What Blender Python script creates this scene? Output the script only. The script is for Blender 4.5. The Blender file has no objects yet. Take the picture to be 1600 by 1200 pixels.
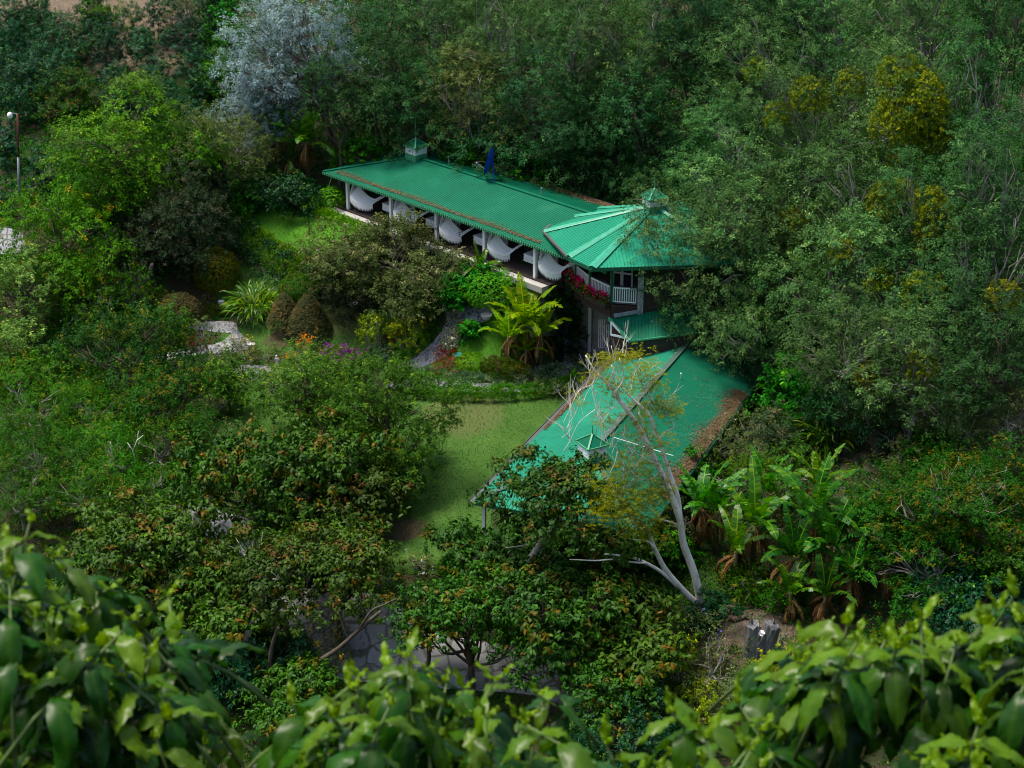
import bpy, math, random
import numpy as np
from math import sin, cos, tan, atan2, radians, pi, sqrt, floor
from mathutils import Vector

S = bpy.context.scene
COL = S.collection

# ------------------------------------------------------------------ camera, sky, sun, exposure
F = 2790.0; TH = radians(24.0); HC = 45.0            # focal length in photo pixels, pitch down, eye height
cd = bpy.data.cameras.new('camera'); cam = bpy.data.objects.new('camera', cd); COL.objects.link(cam)
cam.location = (0, 0, HC); cam.rotation_euler = (pi/2 - TH, 0, 0)
cd.sensor_width = 36.0; cd.lens = 36.0*F/1600.0; cd.clip_end = 2000; cd.clip_start = 0.1
cd.dof.use_dof = True; cd.dof.focus_distance = 98.0; cd.dof.aperture_fstop = 11.0
S.camera = cam
SUN_EL = radians(69); SUN_AZ = radians(-72)          # azimuth clockwise from +Y
world = bpy.data.worlds.new("World"); S.world = world; world.use_nodes = True
wn = world.node_tree.nodes; bg = wn['Background']
sky = wn.new('ShaderNodeTexSky'); sky.sky_type = 'NISHITA'; sky.sun_disc = False
sky.sun_elevation = SUN_EL; sky.sun_rotation = SUN_AZ; sky.dust_density = 3.0; sky.ozone_density = 1.0
world.node_tree.links.new(sky.outputs[0], bg.inputs[0]); bg.inputs[1].default_value = 0.125
ld = bpy.data.lights.new('sun', 'SUN'); ld.energy = 2.6; ld.angle = radians(18); ld.color = (1.0, 0.92, 0.78)
sun = bpy.data.objects.new('sun', ld); COL.objects.link(sun)
sd = Vector((sin(SUN_AZ)*cos(SUN_EL), cos(SUN_AZ)*cos(SUN_EL), sin(SUN_EL)))
sun.rotation_euler = sd.to_track_quat('Z', 'Y').to_euler(); sun.location = (0, 0, 80)
S.view_settings.view_transform = 'Standard'; S.view_settings.look = 'None'
S.view_settings.gamma = 1.0; S.view_settings.exposure = 0.92
S.view_settings.use_curve_mapping = False
S.cycles.max_bounces = 5; S.cycles.diffuse_bounces = 3; S.cycles.glossy_bounces = 2
S.cycles.transmission_bounces = 3; S.cycles.transparent_max_bounces = 4
S.cycles.use_denoising = DENOISE if 'DENOISE' in globals() else True
S.cycles.sample_clamp_indirect = 4.0
S.render.film_transparent = False
S.cycles.pixel_filter_type = 'BLACKMAN_HARRIS'; S.cycles.filter_width = 1.05

# ------------------------------------------------------------------ projection helpers (photo pixel <-> place)
def ray(px, py):
    cx = (px-800)/F; cy = (600-py)/F
    return np.array((cx, cos(TH)+cy*sin(TH), -sin(TH)+cy*cos(TH)))
def P(px, py, z):
    d = ray(px, py); t = (z-HC)/d[2]
    return Vector((d[0]*t, d[1]*t, z))
def PY(px, py, Y):
    d = ray(px, py); t = Y/d[1]
    return Vector((d[0]*t, Y, HC+d[2]*t))
def mpp(Y, z):                                        # metres per photo pixel
    return (Y*cos(TH)-(z-HC)*sin(TH))/F

# ------------------------------------------------------------------ terrain heights
_ctl = []
for px, py, z in [
    # lawn and garden
    (700,740,-.3),(760,660,0),(860,660,0),(850,620,.1),(650,850,-.8),(620,900,-1.2),(700,880,-1.0),(480,560,.3),(450,600,0),
    (400,640,-.3),(560,500,.9),(640,560,.2),(720,500,.7),(735,480,.9),(830,600,.3),(900,560,.4),(940,560,.4),(500,620,-.1),
    (340,520,.6),(300,480,1.4),(250,440,2.2),(400,430,2.6),(350,410,3.2),(450,470,2.0),(400,480,1.6),
    # bank and upper lawn
    (500,445,3.6),(440,410,4.5),(500,370,5.5),(560,380,5.6),(450,345,5.6),(530,325,5.9),(400,335,5.6),(600,400,5.2),(640,430,4.0),
    (700,430,4.4),(700,460,2.2),(780,450,3.8),(800,475,1.8),(830,455,3.6),(870,470,2.2),(870,500,.9),(900,500,.5),
    # beside and behind the wings
    (470,300,6.0),(400,290,6.4),(300,300,6.6),(200,350,5.8),(100,380,5.0),(15,370,5.6),(28,310,6.8),(150,470,2.4),(60,500,2.0),
    (560,270,6.2),(640,290,6.1),(700,255,6.6),(850,320,6.2),(950,360,5.0),(1020,520,.5),(1100,600,.5),(1180,640,.8),(1000,650,0),
    (950,800,-.5),(1120,720,.5),(1200,720,1.2),(1300,700,1.8),(1370,690,2.2),(1450,700,2.6),(1600,700,4.0),(1250,560,2.4),(1400,560,4.5),(1600,550,6.5),
    (1200,480,4),(1250,420,6),(1400,440,8),(1600,400,10),
    # front and bottom
    (430,850,-1.6),(350,820,-1.5),(300,900,-2.6),(540,960,-2.8),(700,1020,-3.4),(900,1040,-3.2),(860,880,-1.2),(1000,900,-1.2),(1090,950,-1.0),
    (1150,1000,-1.0),(1190,1010,-1.2),(1250,900,-.2),(1400,900,.6),(1600,900,1.5),(1300,1050,-2),(1500,1050,-1.2),(1000,1120,-3.8),(800,1150,-4.6),
    (1600,1180,-2.5),(1200,1180,-3.8),(400,1100,-4.6),(200,1000,-3.6),(0,1180,-5),(0,950,-3),(100,850,-2),(200,700,-1),(0,700,-.5),
    (100,600,.4),(200,580,.4),(300,620,-.1),(0,560,1.0),(300,720,-.9)]:
    p = P(px, py, z); _ctl.append((p.x, p.y, z))
# hill behind
def _wp(s_, v_, z_):
    a_ = radians(-46.5); return (-12.98+cos(a_)*s_-sin(a_)*v_, 118.13+sin(a_)*s_+cos(a_)*v_, z_)
for x, y, z in [_wp(4,-1,5.6),_wp(8,-1,5.2),_wp(12,-1,5.0),_wp(16,-1,4.6),_wp(18.5,-.8,3.8),_wp(12,-4,3.4),_wp(16,-3.6,2.6),_wp(8,-4.5,4.4),(-42,142,15),(-25,141,14.5),(-10,143,14),(5,145,14.5),(22,143,16),(45,142,18),(-38,130,10.2),(-22,129,9.5),(-12,129,9.0),
                (0,122,8.2),(8,117,7.6),(14,112,6.5),(20,112,8),(30,118,11),(-20,160,21),(20,160,24),(0,180,30),(-60,160,22),(60,160,26),(-60,120,9),
                (-55,95,2),(-55,70,-3),(60,110,12),(55,80,4),(50,62,0),(-40,60,-6),(0,58,-6),(40,58,-4),(-70,200,38),(0,210,42),(70,200,42)]:
    _ctl.append((x, y, z))
_C = np.array(_ctl); _cx = _C[:, :2]; _n = len(_C)
def _phi(r): return np.where(r > 1e-6, r*r*np.log(np.maximum(r, 1e-6)), 0)
_D = np.sqrt(((_cx[:, None]-_cx[None])**2).sum(-1))
_A = np.zeros((_n+3, _n+3)); _A[:_n, :_n] = _phi(_D/30.0) + np.eye(_n)*0.006
_A[:_n, _n] = 1; _A[:_n, _n+1] = _cx[:, 0]/30; _A[:_n, _n+2] = _cx[:, 1]/30
_A[_n:, :_n] = _A[:_n, _n:].T
_W = np.linalg.solve(_A, np.concatenate([_C[:, 2], [0, 0, 0]]))
def hts(x, y):
    x = np.asarray(x, float); y = np.asarray(y, float); sh = x.shape
    X = x.ravel(); Yc = np.clip(y.ravel(), 57, 240)
    out = np.empty(len(X))
    for i in range(0, len(X), 20000):
        q = np.stack([X[i:i+20000], Yc[i:i+20000]], 1)
        r = np.sqrt(((q[:, None]-_cx[None])**2).sum(-1))/30.0
        out[i:i+20000] = _phi(r) @ _W[:_n] + _W[_n] + q @ _W[_n+1:]/30
    Y = y.ravel()
    # the slope the camera stands on
    t = np.clip((59-Y)/12, 0, 1)
    near = 43.0 - .835*np.maximum(Y, -10)
    out = np.where(Y < 59, np.maximum(near, out*(1-t)+(-6)*t), out)
    return out.reshape(sh)
def ht(x, y): return float(hts(np.array([x]), np.array([y]))[0])
def hit(px, py, up=0.0):
    """point of the ground (plus up metres) seen at a photo pixel"""
    d = ray(px, py)
    ys = np.arange(60.0, 230.0, 0.5)
    t = ys/d[1]; zr = HC + d[2]*t
    g = hts(d[0]*t, ys) + up
    k = np.argmax(zr <= g)
    if zr[k] > g[k]: k = len(ys)-1
    y = ys[k]
    if k > 0:
        a = zr[k-1]-g[k-1]; b = zr[k]-g[k]
        y = ys[k-1] + 0.5*a/(a-b) if a != b else y
    t = y/d[1]
    return Vector((d[0]*t, y, HC+d[2]*t))

# ------------------------------------------------------------------ object helpers
def props(o, label=None, cat=None, group=None, kind=None):
    if label: o['label'] = label
    if cat: o['category'] = cat
    if group: o['group'] = group
    if kind: o['kind'] = kind
    return o
def thing(name, loc, label, cat, group=None, rz=0.0):
    o = bpy.data.objects.new(name, None); COL.objects.link(o)
    o.empty_display_size = .3
    o.location = loc; o.rotation_euler = (0, 0, rz)
    return props(o, label, cat, group)
def link(name, me, parent=None, loc=None, label=None):
    o = bpy.data.objects.new(name, me); COL.objects.link(o)
    if parent is not None: o.parent = parent
    if loc is not None: o.location = loc
    if label: o['label'] = label
    return o
class MB:
    """collects polygons"""
    def __init__(s): s.v = []; s.f = []
    def poly(s, pts):
        b = len(s.v); s.v += [tuple(p) for p in pts]; s.f.append(tuple(range(b, b+len(pts))))
    def box(s, c, sx, sy, sz, rz=0.0):
        """axis box, c = centre of the bottom face"""
        ca, sa = cos(rz), sin(rz); b = len(s.v)
        for z in (0, sz):
            for x, y in ((-1, -1), (1, -1), (1, 1), (-1, 1)):
                X = x*sx/2; Y = y*sy/2
                s.v.append((c[0]+X*ca-Y*sa, c[1]+X*sa+Y*ca, c[2]+z))
        for f in ((3,2,1,0),(4,5,6,7),(0,1,5,4),(1,2,6,5),(2,3,7,6),(3,0,4,7)): s.f.append(tuple(b+i for i in f))
    def bar(s, a, b, w, h=None):
        """rectangular bar from a to b"""
        h = h or w; a = Vector(a); b = Vector(b); d = (b-a).normalized()
        up = Vector((0,0,1)) if abs(d.z) < .95 else Vector((1,0,0))
        x = d.cross(up).normalized()*w/2; y = d.cross(x).normalized()*h/2; k = len(s.v)
        for p in (a, b):
            for q in (-x-y, x-y, x+y, -x+y): s.v.append(tuple(p+q))
        for f in ((3,2,1,0),(4,5,6,7),(0,1,5,4),(1,2,6,5),(2,3,7,6),(3,0,4,7)): s.f.append(tuple(k+i for i in f))
    def tube(s, pts, rad, n=7, cap=True):
        pts = [Vector(p) for p in pts]; k = len(s.v); m = len(pts)
        if not hasattr(rad, '__len__'): rad = [rad]*m
        ref = Vector((.31, .17, .93)).normalized()
        for i, p in enumerate(pts):
            d = (pts[min(i+1, m-1)]-pts[max(i-1, 0)])
            d = d.normalized() if d.length > 1e-9 else Vector((0,0,1))
            x = d.cross(ref)
            x = x.normalized() if x.length > 1e-3 else Vector((1,0,0))
            y = d.cross(x)
            for j in range(n):
                a = 2*pi*j/n; s.v.append(tuple(p + (x*cos(a)+y*sin(a))*rad[i]))
        for i in range(m-1):
            for j in range(n):
                j2 = (j+1) % n
                s.f.append((k+i*n+j, k+i*n+j2, k+(i+1)*n+j2, k+(i+1)*n+j))
        if cap:
            s.f.append(tuple(k+j for j in range(n))[::-1]); s.f.append(tuple(k+(m-1)*n+j for j in range(n)))
    def ball(s, c, r, n=8, m=6, sx=1, sy=1, sz=1):
        k = len(s.v)
        for i in range(m+1):
            t = pi*i/m
            for j in range(n):
                a = 2*pi*j/n
                s.v.append((c[0]+r*sx*sin(t)*cos(a), c[1]+r*sy*sin(t)*sin(a), c[2]+r*sz*cos(t)))
        for i in range(m):
            for j in range(n):
                j2 = (j+1) % n; s.f.append((k+i*n+j, k+(i+1)*n+j, k+(i+1)*n+j2, k+i*n+j2))
    def mesh(s, name, mat, smooth=False):
        me = bpy.data.meshes.new(name); me.from_pydata(s.v, [], s.f); me.materials.append(mat)
        if smooth: me.polygons.foreach_set('use_smooth', [True]*len(me.polygons))
        me.update(); return me
    def build(s, name, mat, parent=None, loc=None, smooth=False, label=None):
        return link(name, s.mesh(name, mat, smooth), parent, loc, label)
def npmesh(name, V, Fq, mat, attr=None, smooth=False):
    V = np.asarray(V, np.float32).reshape(-1, 3); Fq = np.asarray(Fq, np.int32); k = Fq.shape[1]
    me = bpy.data.meshes.new(name)
    me.vertices.add(len(V)); me.vertices.foreach_set('co', V.ravel())
    me.loops.add(Fq.size); me.loops.foreach_set('vertex_index', Fq.ravel())
    me.polygons.add(len(Fq)); me.polygons.foreach_set('loop_start', np.arange(0, Fq.size, k, dtype=np.int32))
    if smooth: me.polygons.foreach_set('use_smooth', np.ones(len(Fq), bool))
    if attr is not None:
        a = me.attributes.new('tint', 'FLOAT_VECTOR', 'POINT'); a.data.foreach_set('vector', np.asarray(attr, np.float32).ravel())
    me.materials.append(mat); me.update(calc_edges=True); me.validate()
    return me

# ------------------------------------------------------------------ materials
class NT:
    def __init__(s, name):
        m = bpy.data.materials.new(name); m.use_nodes = True; s.m = m; s.t = m.node_tree; s.n = s.t.nodes
        s.b = s.n['Principled BSDF']; s.out = s.n['Material Output']
    def add(s, t, **kw):
        x = s.n.new(t)
        for k, v in kw.items(): setattr(x, k, v)
        return x
    def l(s, a, b): s.t.links.new(a, b)
    def noise(s, scale, detail=4, coord='Object', rough=.55, vec=None):
        x = s.add('ShaderNodeTexNoise'); x.inputs['Scale'].default_value = scale; x.inputs['Detail'].default_value = detail
        x.inputs['Roughness'].default_value = rough
        if vec is None: vec = s.add('ShaderNodeTexCoord').outputs[coord]
        s.l(vec, x.inputs['Vector']); return x.outputs['Fac']
    def ramp(s, fac, stops):
        r = s.add('ShaderNodeValToRGB'); e = r.color_ramp.elements
        while len(e) < len(stops): e.new(.5)
        for i, (p, c) in enumerate(stops): e[i].position = p; e[i].color = tuple(c)+(1,) if len(c) == 3 else c
        s.l(fac, r.inputs[0]); return r.outputs[0]
    def mix(s, fac, a, b, mode='MIX'):
        x = s.add('ShaderNodeMix', data_type='RGBA', blend_type=mode)
        for sock, v in ((x.inputs[0], fac), (x.inputs[6], a), (x.inputs[7], b)):
            if hasattr(v, 'links') or hasattr(v, 'is_linked'): s.l(v, sock)
            elif hasattr(v, '__len__'): sock.default_value = tuple(v)+(1,) if len(v) == 3 else v
            else: sock.default_value = v
        return x.outputs[2]
    def bump(s, h, strength=.3, dist=.02):
        b = s.add('ShaderNodeBump'); b.inputs['Strength'].default_value = strength; b.inputs['Distance'].default_value = dist
        s.l(h, b.inputs['Height']); s.l(b.outputs[0], s.b.inputs['Normal'])
    def set(s, rough=.6, spec=.4, metal=0):
        s.b.inputs['Roughness'].default_value = rough; s.b.inputs['Specular IOR Level'].default_value = spec
        s.b.inputs['Metallic'].default_value = metal; return s
def simple(name, c, rough=.6, var=.18, scale=3, spec=.4, bump=0, metal=0):
    n = NT(name).set(rough, spec, metal)
    f = n.noise(scale, 5)
    n.l(n.ramp(f, [(.25, [x*(1-var) for x in c]), (.75, [min(1, x*(1+var)) for x in c])]), n.b.inputs['Base Color'])
    if bump: n.bump(n.noise(scale*6, 4), bump, .02)
    return n.m
def roofmat(name, c, dirt, cov=.5):
    n = NT(name).set(.38, .16)
    f = n.noise(.35, 6, rough=.65); g = n.noise(9, 5, rough=.7); h = n.noise(1.1, 6, rough=.7)
    base = n.ramp(f, [(.3, [x*.82 for x in c]), (.55, c), (.75, [min(1, x*1.15+.012) for x in c])])
    m = n.ramp(h, [(cov, (0,0,0)), (cov+.22, (.55,.55,.55))])
    base = n.mix(m, base, dirt)
    sp = n.ramp(g, [(.70, (0,0,0)), (.76, (1,1,1))])
    base = n.mix(sp, base, (.30,.27,.20))
    n.l(base, n.b.inputs['Base Color'])
    n.l(n.ramp(h, [(.3, (.48,.48,.48)), (.7, (.75,.75,.75))]), n.b.inputs['Roughness'])
    return n.m
M = {}
M['roof'] = roofmat('green_metal_roof', (.000,.118,.060), (.012,.07,.04), .60)
M['roof_tower'] = roofmat('light_green_metal_roof', (.010,.235,.135), (.02,.15,.09), .62)
M['roof_low'] = roofmat('weathered_green_metal_roof', (.006,.19,.11), (.012,.10,.06), .50)
M['trim'] = simple('green_trim', (.06,.30,.15), .5)
M['ridge'] = simple('ridge_cap', (.03,.29,.175), .45)
M['dgreen'] = simple('dark_green_paint', (.01,.10,.05), .5)
M['white'] = simple('white_paint', (.84,.84,.84), .5, .05)
M['cloth'] = simple('white_cloth', (.90,.90,.90), .85, .03, 8)
M['brown'] = simple('brown_wall', (.042,.022,.020), .6, .2, 2)
M['deck'] = simple('dark_deck', (.045,.032,.028), .5, .25, 3)
M['orange'] = simple('orange_wood', (.22,.07,.025), .6)
M['concrete'] = simple('concrete', (.36,.35,.33), .85, .25, 1.5, bump=.2)
M['gutter'] = simple('gutter_metal', (.075,.085,.08), .6)
M['ridge_dull'] = simple('dull_ridge', (.045,.10,.075), .7)  # lower ridge cap; the grey shadow along it is put into this colour
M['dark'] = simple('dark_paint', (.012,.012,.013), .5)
M['bamboo'] = simple('bamboo_shade', (.20,.12,.07), .8, .3, 12)
M['glass'] = simple('window_glass', (.02,.025,.03), .08, .1, 1, .6)
M['stonewall'] = simple('mottled_stone', (.28,.28,.28), .9, .6, 7, bump=.6)
M['blue'] = simple('blue_paint', (.01,.05,.42), .4)
M['rust'] = simple('rusty_metal', (.16,.05,.03), .8, .4, 9)
M['grey'] = simple('grey_metal', (.22,.25,.28), .5, .2)
M['lamp'] = simple('lamp_plastic', (.85,.85,.82), .4, .03)
M['teal'] = simple('teal_glaze', (.05,.40,.38), .35, .6, 10)
M['white_stone'] = simple('white_stone', (.62,.60,.57), .8, .3, 9, bump=.4)
M['terracotta'] = simple('terracotta', (.35,.12,.06), .8)
M['litter'] = simple('dead_leaves', (.13,.075,.05), .9, .6, 2)

def barkmat(name, a, b, scale=5):
    n = NT(name).set(.85, .25)
    tc = n.add('ShaderNodeTexCoord'); mp = n.add('ShaderNodeMapping'); mp.inputs['Scale'].default_value = (1,1,.35)
    n.l(tc.outputs['Object'], mp.inputs[0])
    f = n.noise(scale, 6, vec=mp.outputs[0], rough=.7)
    n.l(n.ramp(f, [(.35, a), (.62, b)]), n.b.inputs['Base Color']); n.bump(f, .6, .03)
    return n.m
M['bark'] = barkmat('bark', (.05,.04,.03), (.14,.11,.085))
M['bark_grey'] = barkmat('grey_bark', (.13,.12,.10), (.34,.32,.29))
M['bark_pale'] = barkmat('pale_bark', (.54,.51,.45), (.92,.88,.80), 3)
M['bark_red'] = barkmat('reddish_bark', (.08,.045,.035), (.22,.14,.11))
M['stump'] = barkmat('weathered_stump', (.035,.035,.035), (.20,.21,.22), 6)
M['cutwood'] = simple('cut_wood', (.33,.24,.15), .8, .3, 9)

def leafmat(name, dark, light, new, trans=.16, rough=.55, spec=.10, hvar=.02, vvar=.34):
    n = NT(name).set(rough, spec)
    at = n.add('ShaderNodeAttribute', attribute_name='tint'); sp = n.add('ShaderNodeSeparateXYZ')
    n.l(at.outputs['Vector'], sp.inputs[0])
    c = n.mix(sp.outputs[1], dark, light)
    c = n.mix(sp.outputs[0], c, new)
    oi = n.add('ShaderNodeObjectInfo')
    hs = n.add('ShaderNodeHueSaturation')
    mh = n.add('ShaderNodeMapRange'); mh.inputs[3].default_value = .5-hvar; mh.inputs[4].default_value = .5+hvar
    n.l(oi.outputs['Random'], mh.inputs[0]); n.l(mh.outputs[0], hs.inputs['Hue'])
    mv = n.add('ShaderNodeMapRange'); mv.inputs[3].default_value = 1-vvar; mv.inputs[4].default_value = 1+vvar
    n.l(sp.outputs[2], mv.inputs[0]); n.l(mv.outputs[0], hs.inputs['Value'])
    hs.inputs['Saturation'].default_value = 1.28
    n.l(c, hs.inputs['Color']); c = hs.outputs[0]
    ov = n.add('ShaderNodeMath', operation='FRACT'); om = n.add('ShaderNodeMath', operation='MULTIPLY'); om.inputs[1].default_value = 7.13
    n.l(oi.outputs['Random'], om.inputs[0]); n.l(om.outputs[0], ov.inputs[0])
    h2 = n.add('ShaderNodeHueSaturation'); m2 = n.add('ShaderNodeMapRange'); m2.inputs[3].default_value = .80; m2.inputs[4].default_value = 1.28
    n.l(ov.outputs[0], m2.inputs[0]); n.l(m2.outputs[0], h2.inputs['Value']); n.l(c, h2.inputs['Color']); c = h2.outputs[0]
    n.l(c, n.b.inputs['Base Color'])
    tr = n.add('ShaderNodeBsdfTranslucent'); mx = n.add('ShaderNodeMixShader'); mx.inputs[0].default_value = trans
    tc = n.add('ShaderNodeMix', data_type='RGBA', blend_type='MULTIPLY'); tc.inputs[0].default_value = 1
    n.l(c, tc.inputs[6]); tc.inputs[7].default_value = (1.5, 1.5, .6, 1); n.l(tc.outputs[2], tr.inputs[0])
    n.l(n.b.outputs[0], mx.inputs[1]); n.l(tr.outputs[0], mx.inputs[2]); n.l(mx.outputs[0], n.out.inputs[0])
    return n.m
# ------------------------------------------------------------------ ground, lawns, paths
def patch(n, c, r):
    """soft irregular blotch of a different ground colour: 1 inside, 0 outside"""
    tc = n.add('ShaderNodeTexCoord'); sb = n.add('ShaderNodeVectorMath', operation='SUBTRACT'); n.l(tc.outputs['Object'], sb.inputs[0]); sb.inputs[1].default_value = (c[0], c[1], 0)
    ml = n.add('ShaderNodeVectorMath', operation='MULTIPLY'); n.l(sb.outputs[0], ml.inputs[0]); ml.inputs[1].default_value = (1/r[0], 1/r[1], 0)
    ln = n.add('ShaderNodeVectorMath', operation='LENGTH'); n.l(ml.outputs[0], ln.inputs[0])
    a = n.add('ShaderNodeMath', operation='MULTIPLY_ADD'); n.l(n.noise(1.3, 7, rough=.7), a.inputs[0]); a.inputs[1].default_value = 1.3; n.l(ln.outputs['Value'], a.inputs[2])
    return n.ramp(a.outputs[0], [(.0, (1,1,1)), (.999, (1,1,1))]) if False else mapr(n, a.outputs[0], 1.45, 1.85)
def mapr(n, v, lo, hi):
    m = n.add('ShaderNodeMapRange'); n.l(v, m.inputs[0]); m.inputs[1].default_value = lo; m.inputs[2].default_value = hi; m.inputs[3].default_value = 1; m.inputs[4].default_value = 0
    return m.outputs[0]
def groundmat():
    n = NT('soil_and_weeds').set(.95, .1)
    a = n.noise(.25, 6, rough=.6); b = n.noise(2.2, 8, rough=.7); g = n.noise(14, 5, rough=.7)
    soil = n.ramp(g, [(.3, (.030,.020,.013)), (.55, (.085,.060,.042)), (.8, (.22,.17,.13))])
    weed = n.ramp(g, [(.3, (.012,.028,.008)), (.6, (.035,.085,.018)), (.85, (.10,.15,.04))])
    m = n.mix(.5, a, b)
    base = n.mix(n.ramp(m, [(.42, (0,0,0)), (.56, (1,1,1))]), soil, weed)
    dirt = n.ramp(g, [(.3, (.07,.054,.038)), (.5, (.17,.13,.09)), (.75, (.34,.28,.20))])
    for px, py, rx, ry in ((50,10,3.2,2.6),(120,30,3.4,3.0),(200,30,3.2,3.4),(250,90,1.6,4.0),(180,80,2.5,3.0),(270,60,1.5,4),(10,-10,3,3)):
        p = hit(px, py); base = n.mix(patch(n, p, (rx, ry)), base, dirt)
    for px, py, rx, ry in ((1130,990,1.7,1.5),(1170,1000,1.6,1.5),(1375,710,2.2,2.0),(1200,975,1.5,1.5)):
        p = hit(px, py); base = n.mix(patch(n, p, (rx, ry)), base, dirt)
    n.l(base, n.b.inputs['Base Color'])
    n.bump(n.noise(8, 8, rough=.8), .9, .12)
    return n.m
def lawnmat(name, c1, c2, c3, dry=()):
    n = NT(name).set(.9, .15)
    a = n.noise(.5, 6, rough=.65); g = n.noise(25, 6, rough=.85); b = n.noise(5, 6, rough=.8)
    f = n.mix(.5, g, b); f = n.mix(.35, f, a)
    base = n.ramp(f, [(.36, c1), (.5, c2), (.66, c3)])
    for px, py, rx, ry, k in dry:
        p = hit(px, py); base = n.mix(patch(n, p, (rx, ry)), base, n.ramp(g, [(.3, [x*.6 for x in k]), (.7, [x*1.4 for x in k])]))
    n.l(base, n.b.inputs['Base Color'])
    n.bump(g, .8, .06)
    return n.m
def pathmat(name, cobble=True):
    n = NT(name).set(.8, .3)
    v = n.add('ShaderNodeTexVoronoi'); v.feature = 'DISTANCE_TO_EDGE'; v.inputs['Scale'].default_value = 3.2 if cobble else 1.1
    v2 = n.add('ShaderNodeTexVoronoi'); v2.inputs['Scale'].default_value = 3.2 if cobble else 1.1
    tc = n.add('ShaderNodeTexCoord'); nz = n.add('ShaderNodeTexNoise'); nz.inputs['Scale'].default_value = 3
    ad = n.add('ShaderNodeVectorMath', operation='ADD'); sc = n.add('ShaderNodeVectorMath', operation='SCALE'); sc.inputs['Scale'].default_value = .25
    n.l(nz.outputs['Color'], sc.inputs[0]); n.l(sc.outputs[0], ad.inputs[0]); n.l(tc.outputs['Object'], ad.inputs[1])
    n.l(tc.outputs['Object'], nz.inputs['Vector'])
    n.l(ad.outputs[0], v.inputs['Vector']); n.l(ad.outputs[0], v2.inputs['Vector'])
    stone = n.ramp(v2.outputs['Color'], [(.2, (.09,.095,.105)), (.5, (.155,.16,.175)), (.85, (.25,.25,.26))]) if cobble else \
        n.ramp(n.noise(1.2, 6), [(.3, (.20,.21,.22)), (.7, (.30,.31,.33))])
    joint = (.33,.33,.33) if cobble else (.10,.11,.09)
    n.l(n.mix(n.ramp(v.outputs['Distance'], [(.03, (1,1,1)), (.09, (0,0,0))]), stone, joint), n.b.inputs['Base Color'])
    n.bump(n.noise(12, 5), .4, .03)
    return n.m
M['ground'] = groundmat()
DRY = (.095,.125,.038); BR = (.07,.055,.03)
M['lawn'] = lawnmat('lawn_grass', (.024,.066,.012), (.052,.128,.020), (.10,.19,.035), [(725,648,2.3,2.6,DRY),(545,492,1.6,1.5,DRY),(450,528,1.6,.8,BR),(625,828,1.6,1.0,BR),(300,440,1.8,2.2,BR)])
M['lawn_up'] = lawnmat('upper_lawn_grass', (.026,.10,.007), (.060,.19,.012), (.11,.28,.022))
M['drygrass'] = lawnmat('dry_grass', (.09,.11,.035), (.17,.18,.065), (.27,.26,.12))
M['path'] = pathmat('cobbled_path'); M['drive'] = pathmat('stone_drive', False)
M['dirt'] = lawnmat('bare_dirt', (.06,.045,.03), (.16,.11,.07), (.30,.20,.13))

def terrain(name, x0, x1, y0, y1, st, mat, drop=0):
    xs = np.arange(x0, x1+st/2, st); ys = np.arange(y0, y1+st/2, st)
    X, Y = np.meshgrid(xs, ys); Z = hts(X, Y)
    nx = len(xs); i = np.arange((len(ys)-1)*nx).reshape(-1, nx)[:, :-1].ravel()
    o = link(name, npmesh(name, np.stack([X, Y, Z-drop], -1), np.stack([i, i+1, i+nx+1, i+nx], 1), mat, smooth=True))
    props(o, kind='structure'); return o
terrain('ground', -64, 64, -10, 200, .6, M['ground'])
terrain('hillside', -300, 300, -100, 400, 10, M['ground'], 2.5)

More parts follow.
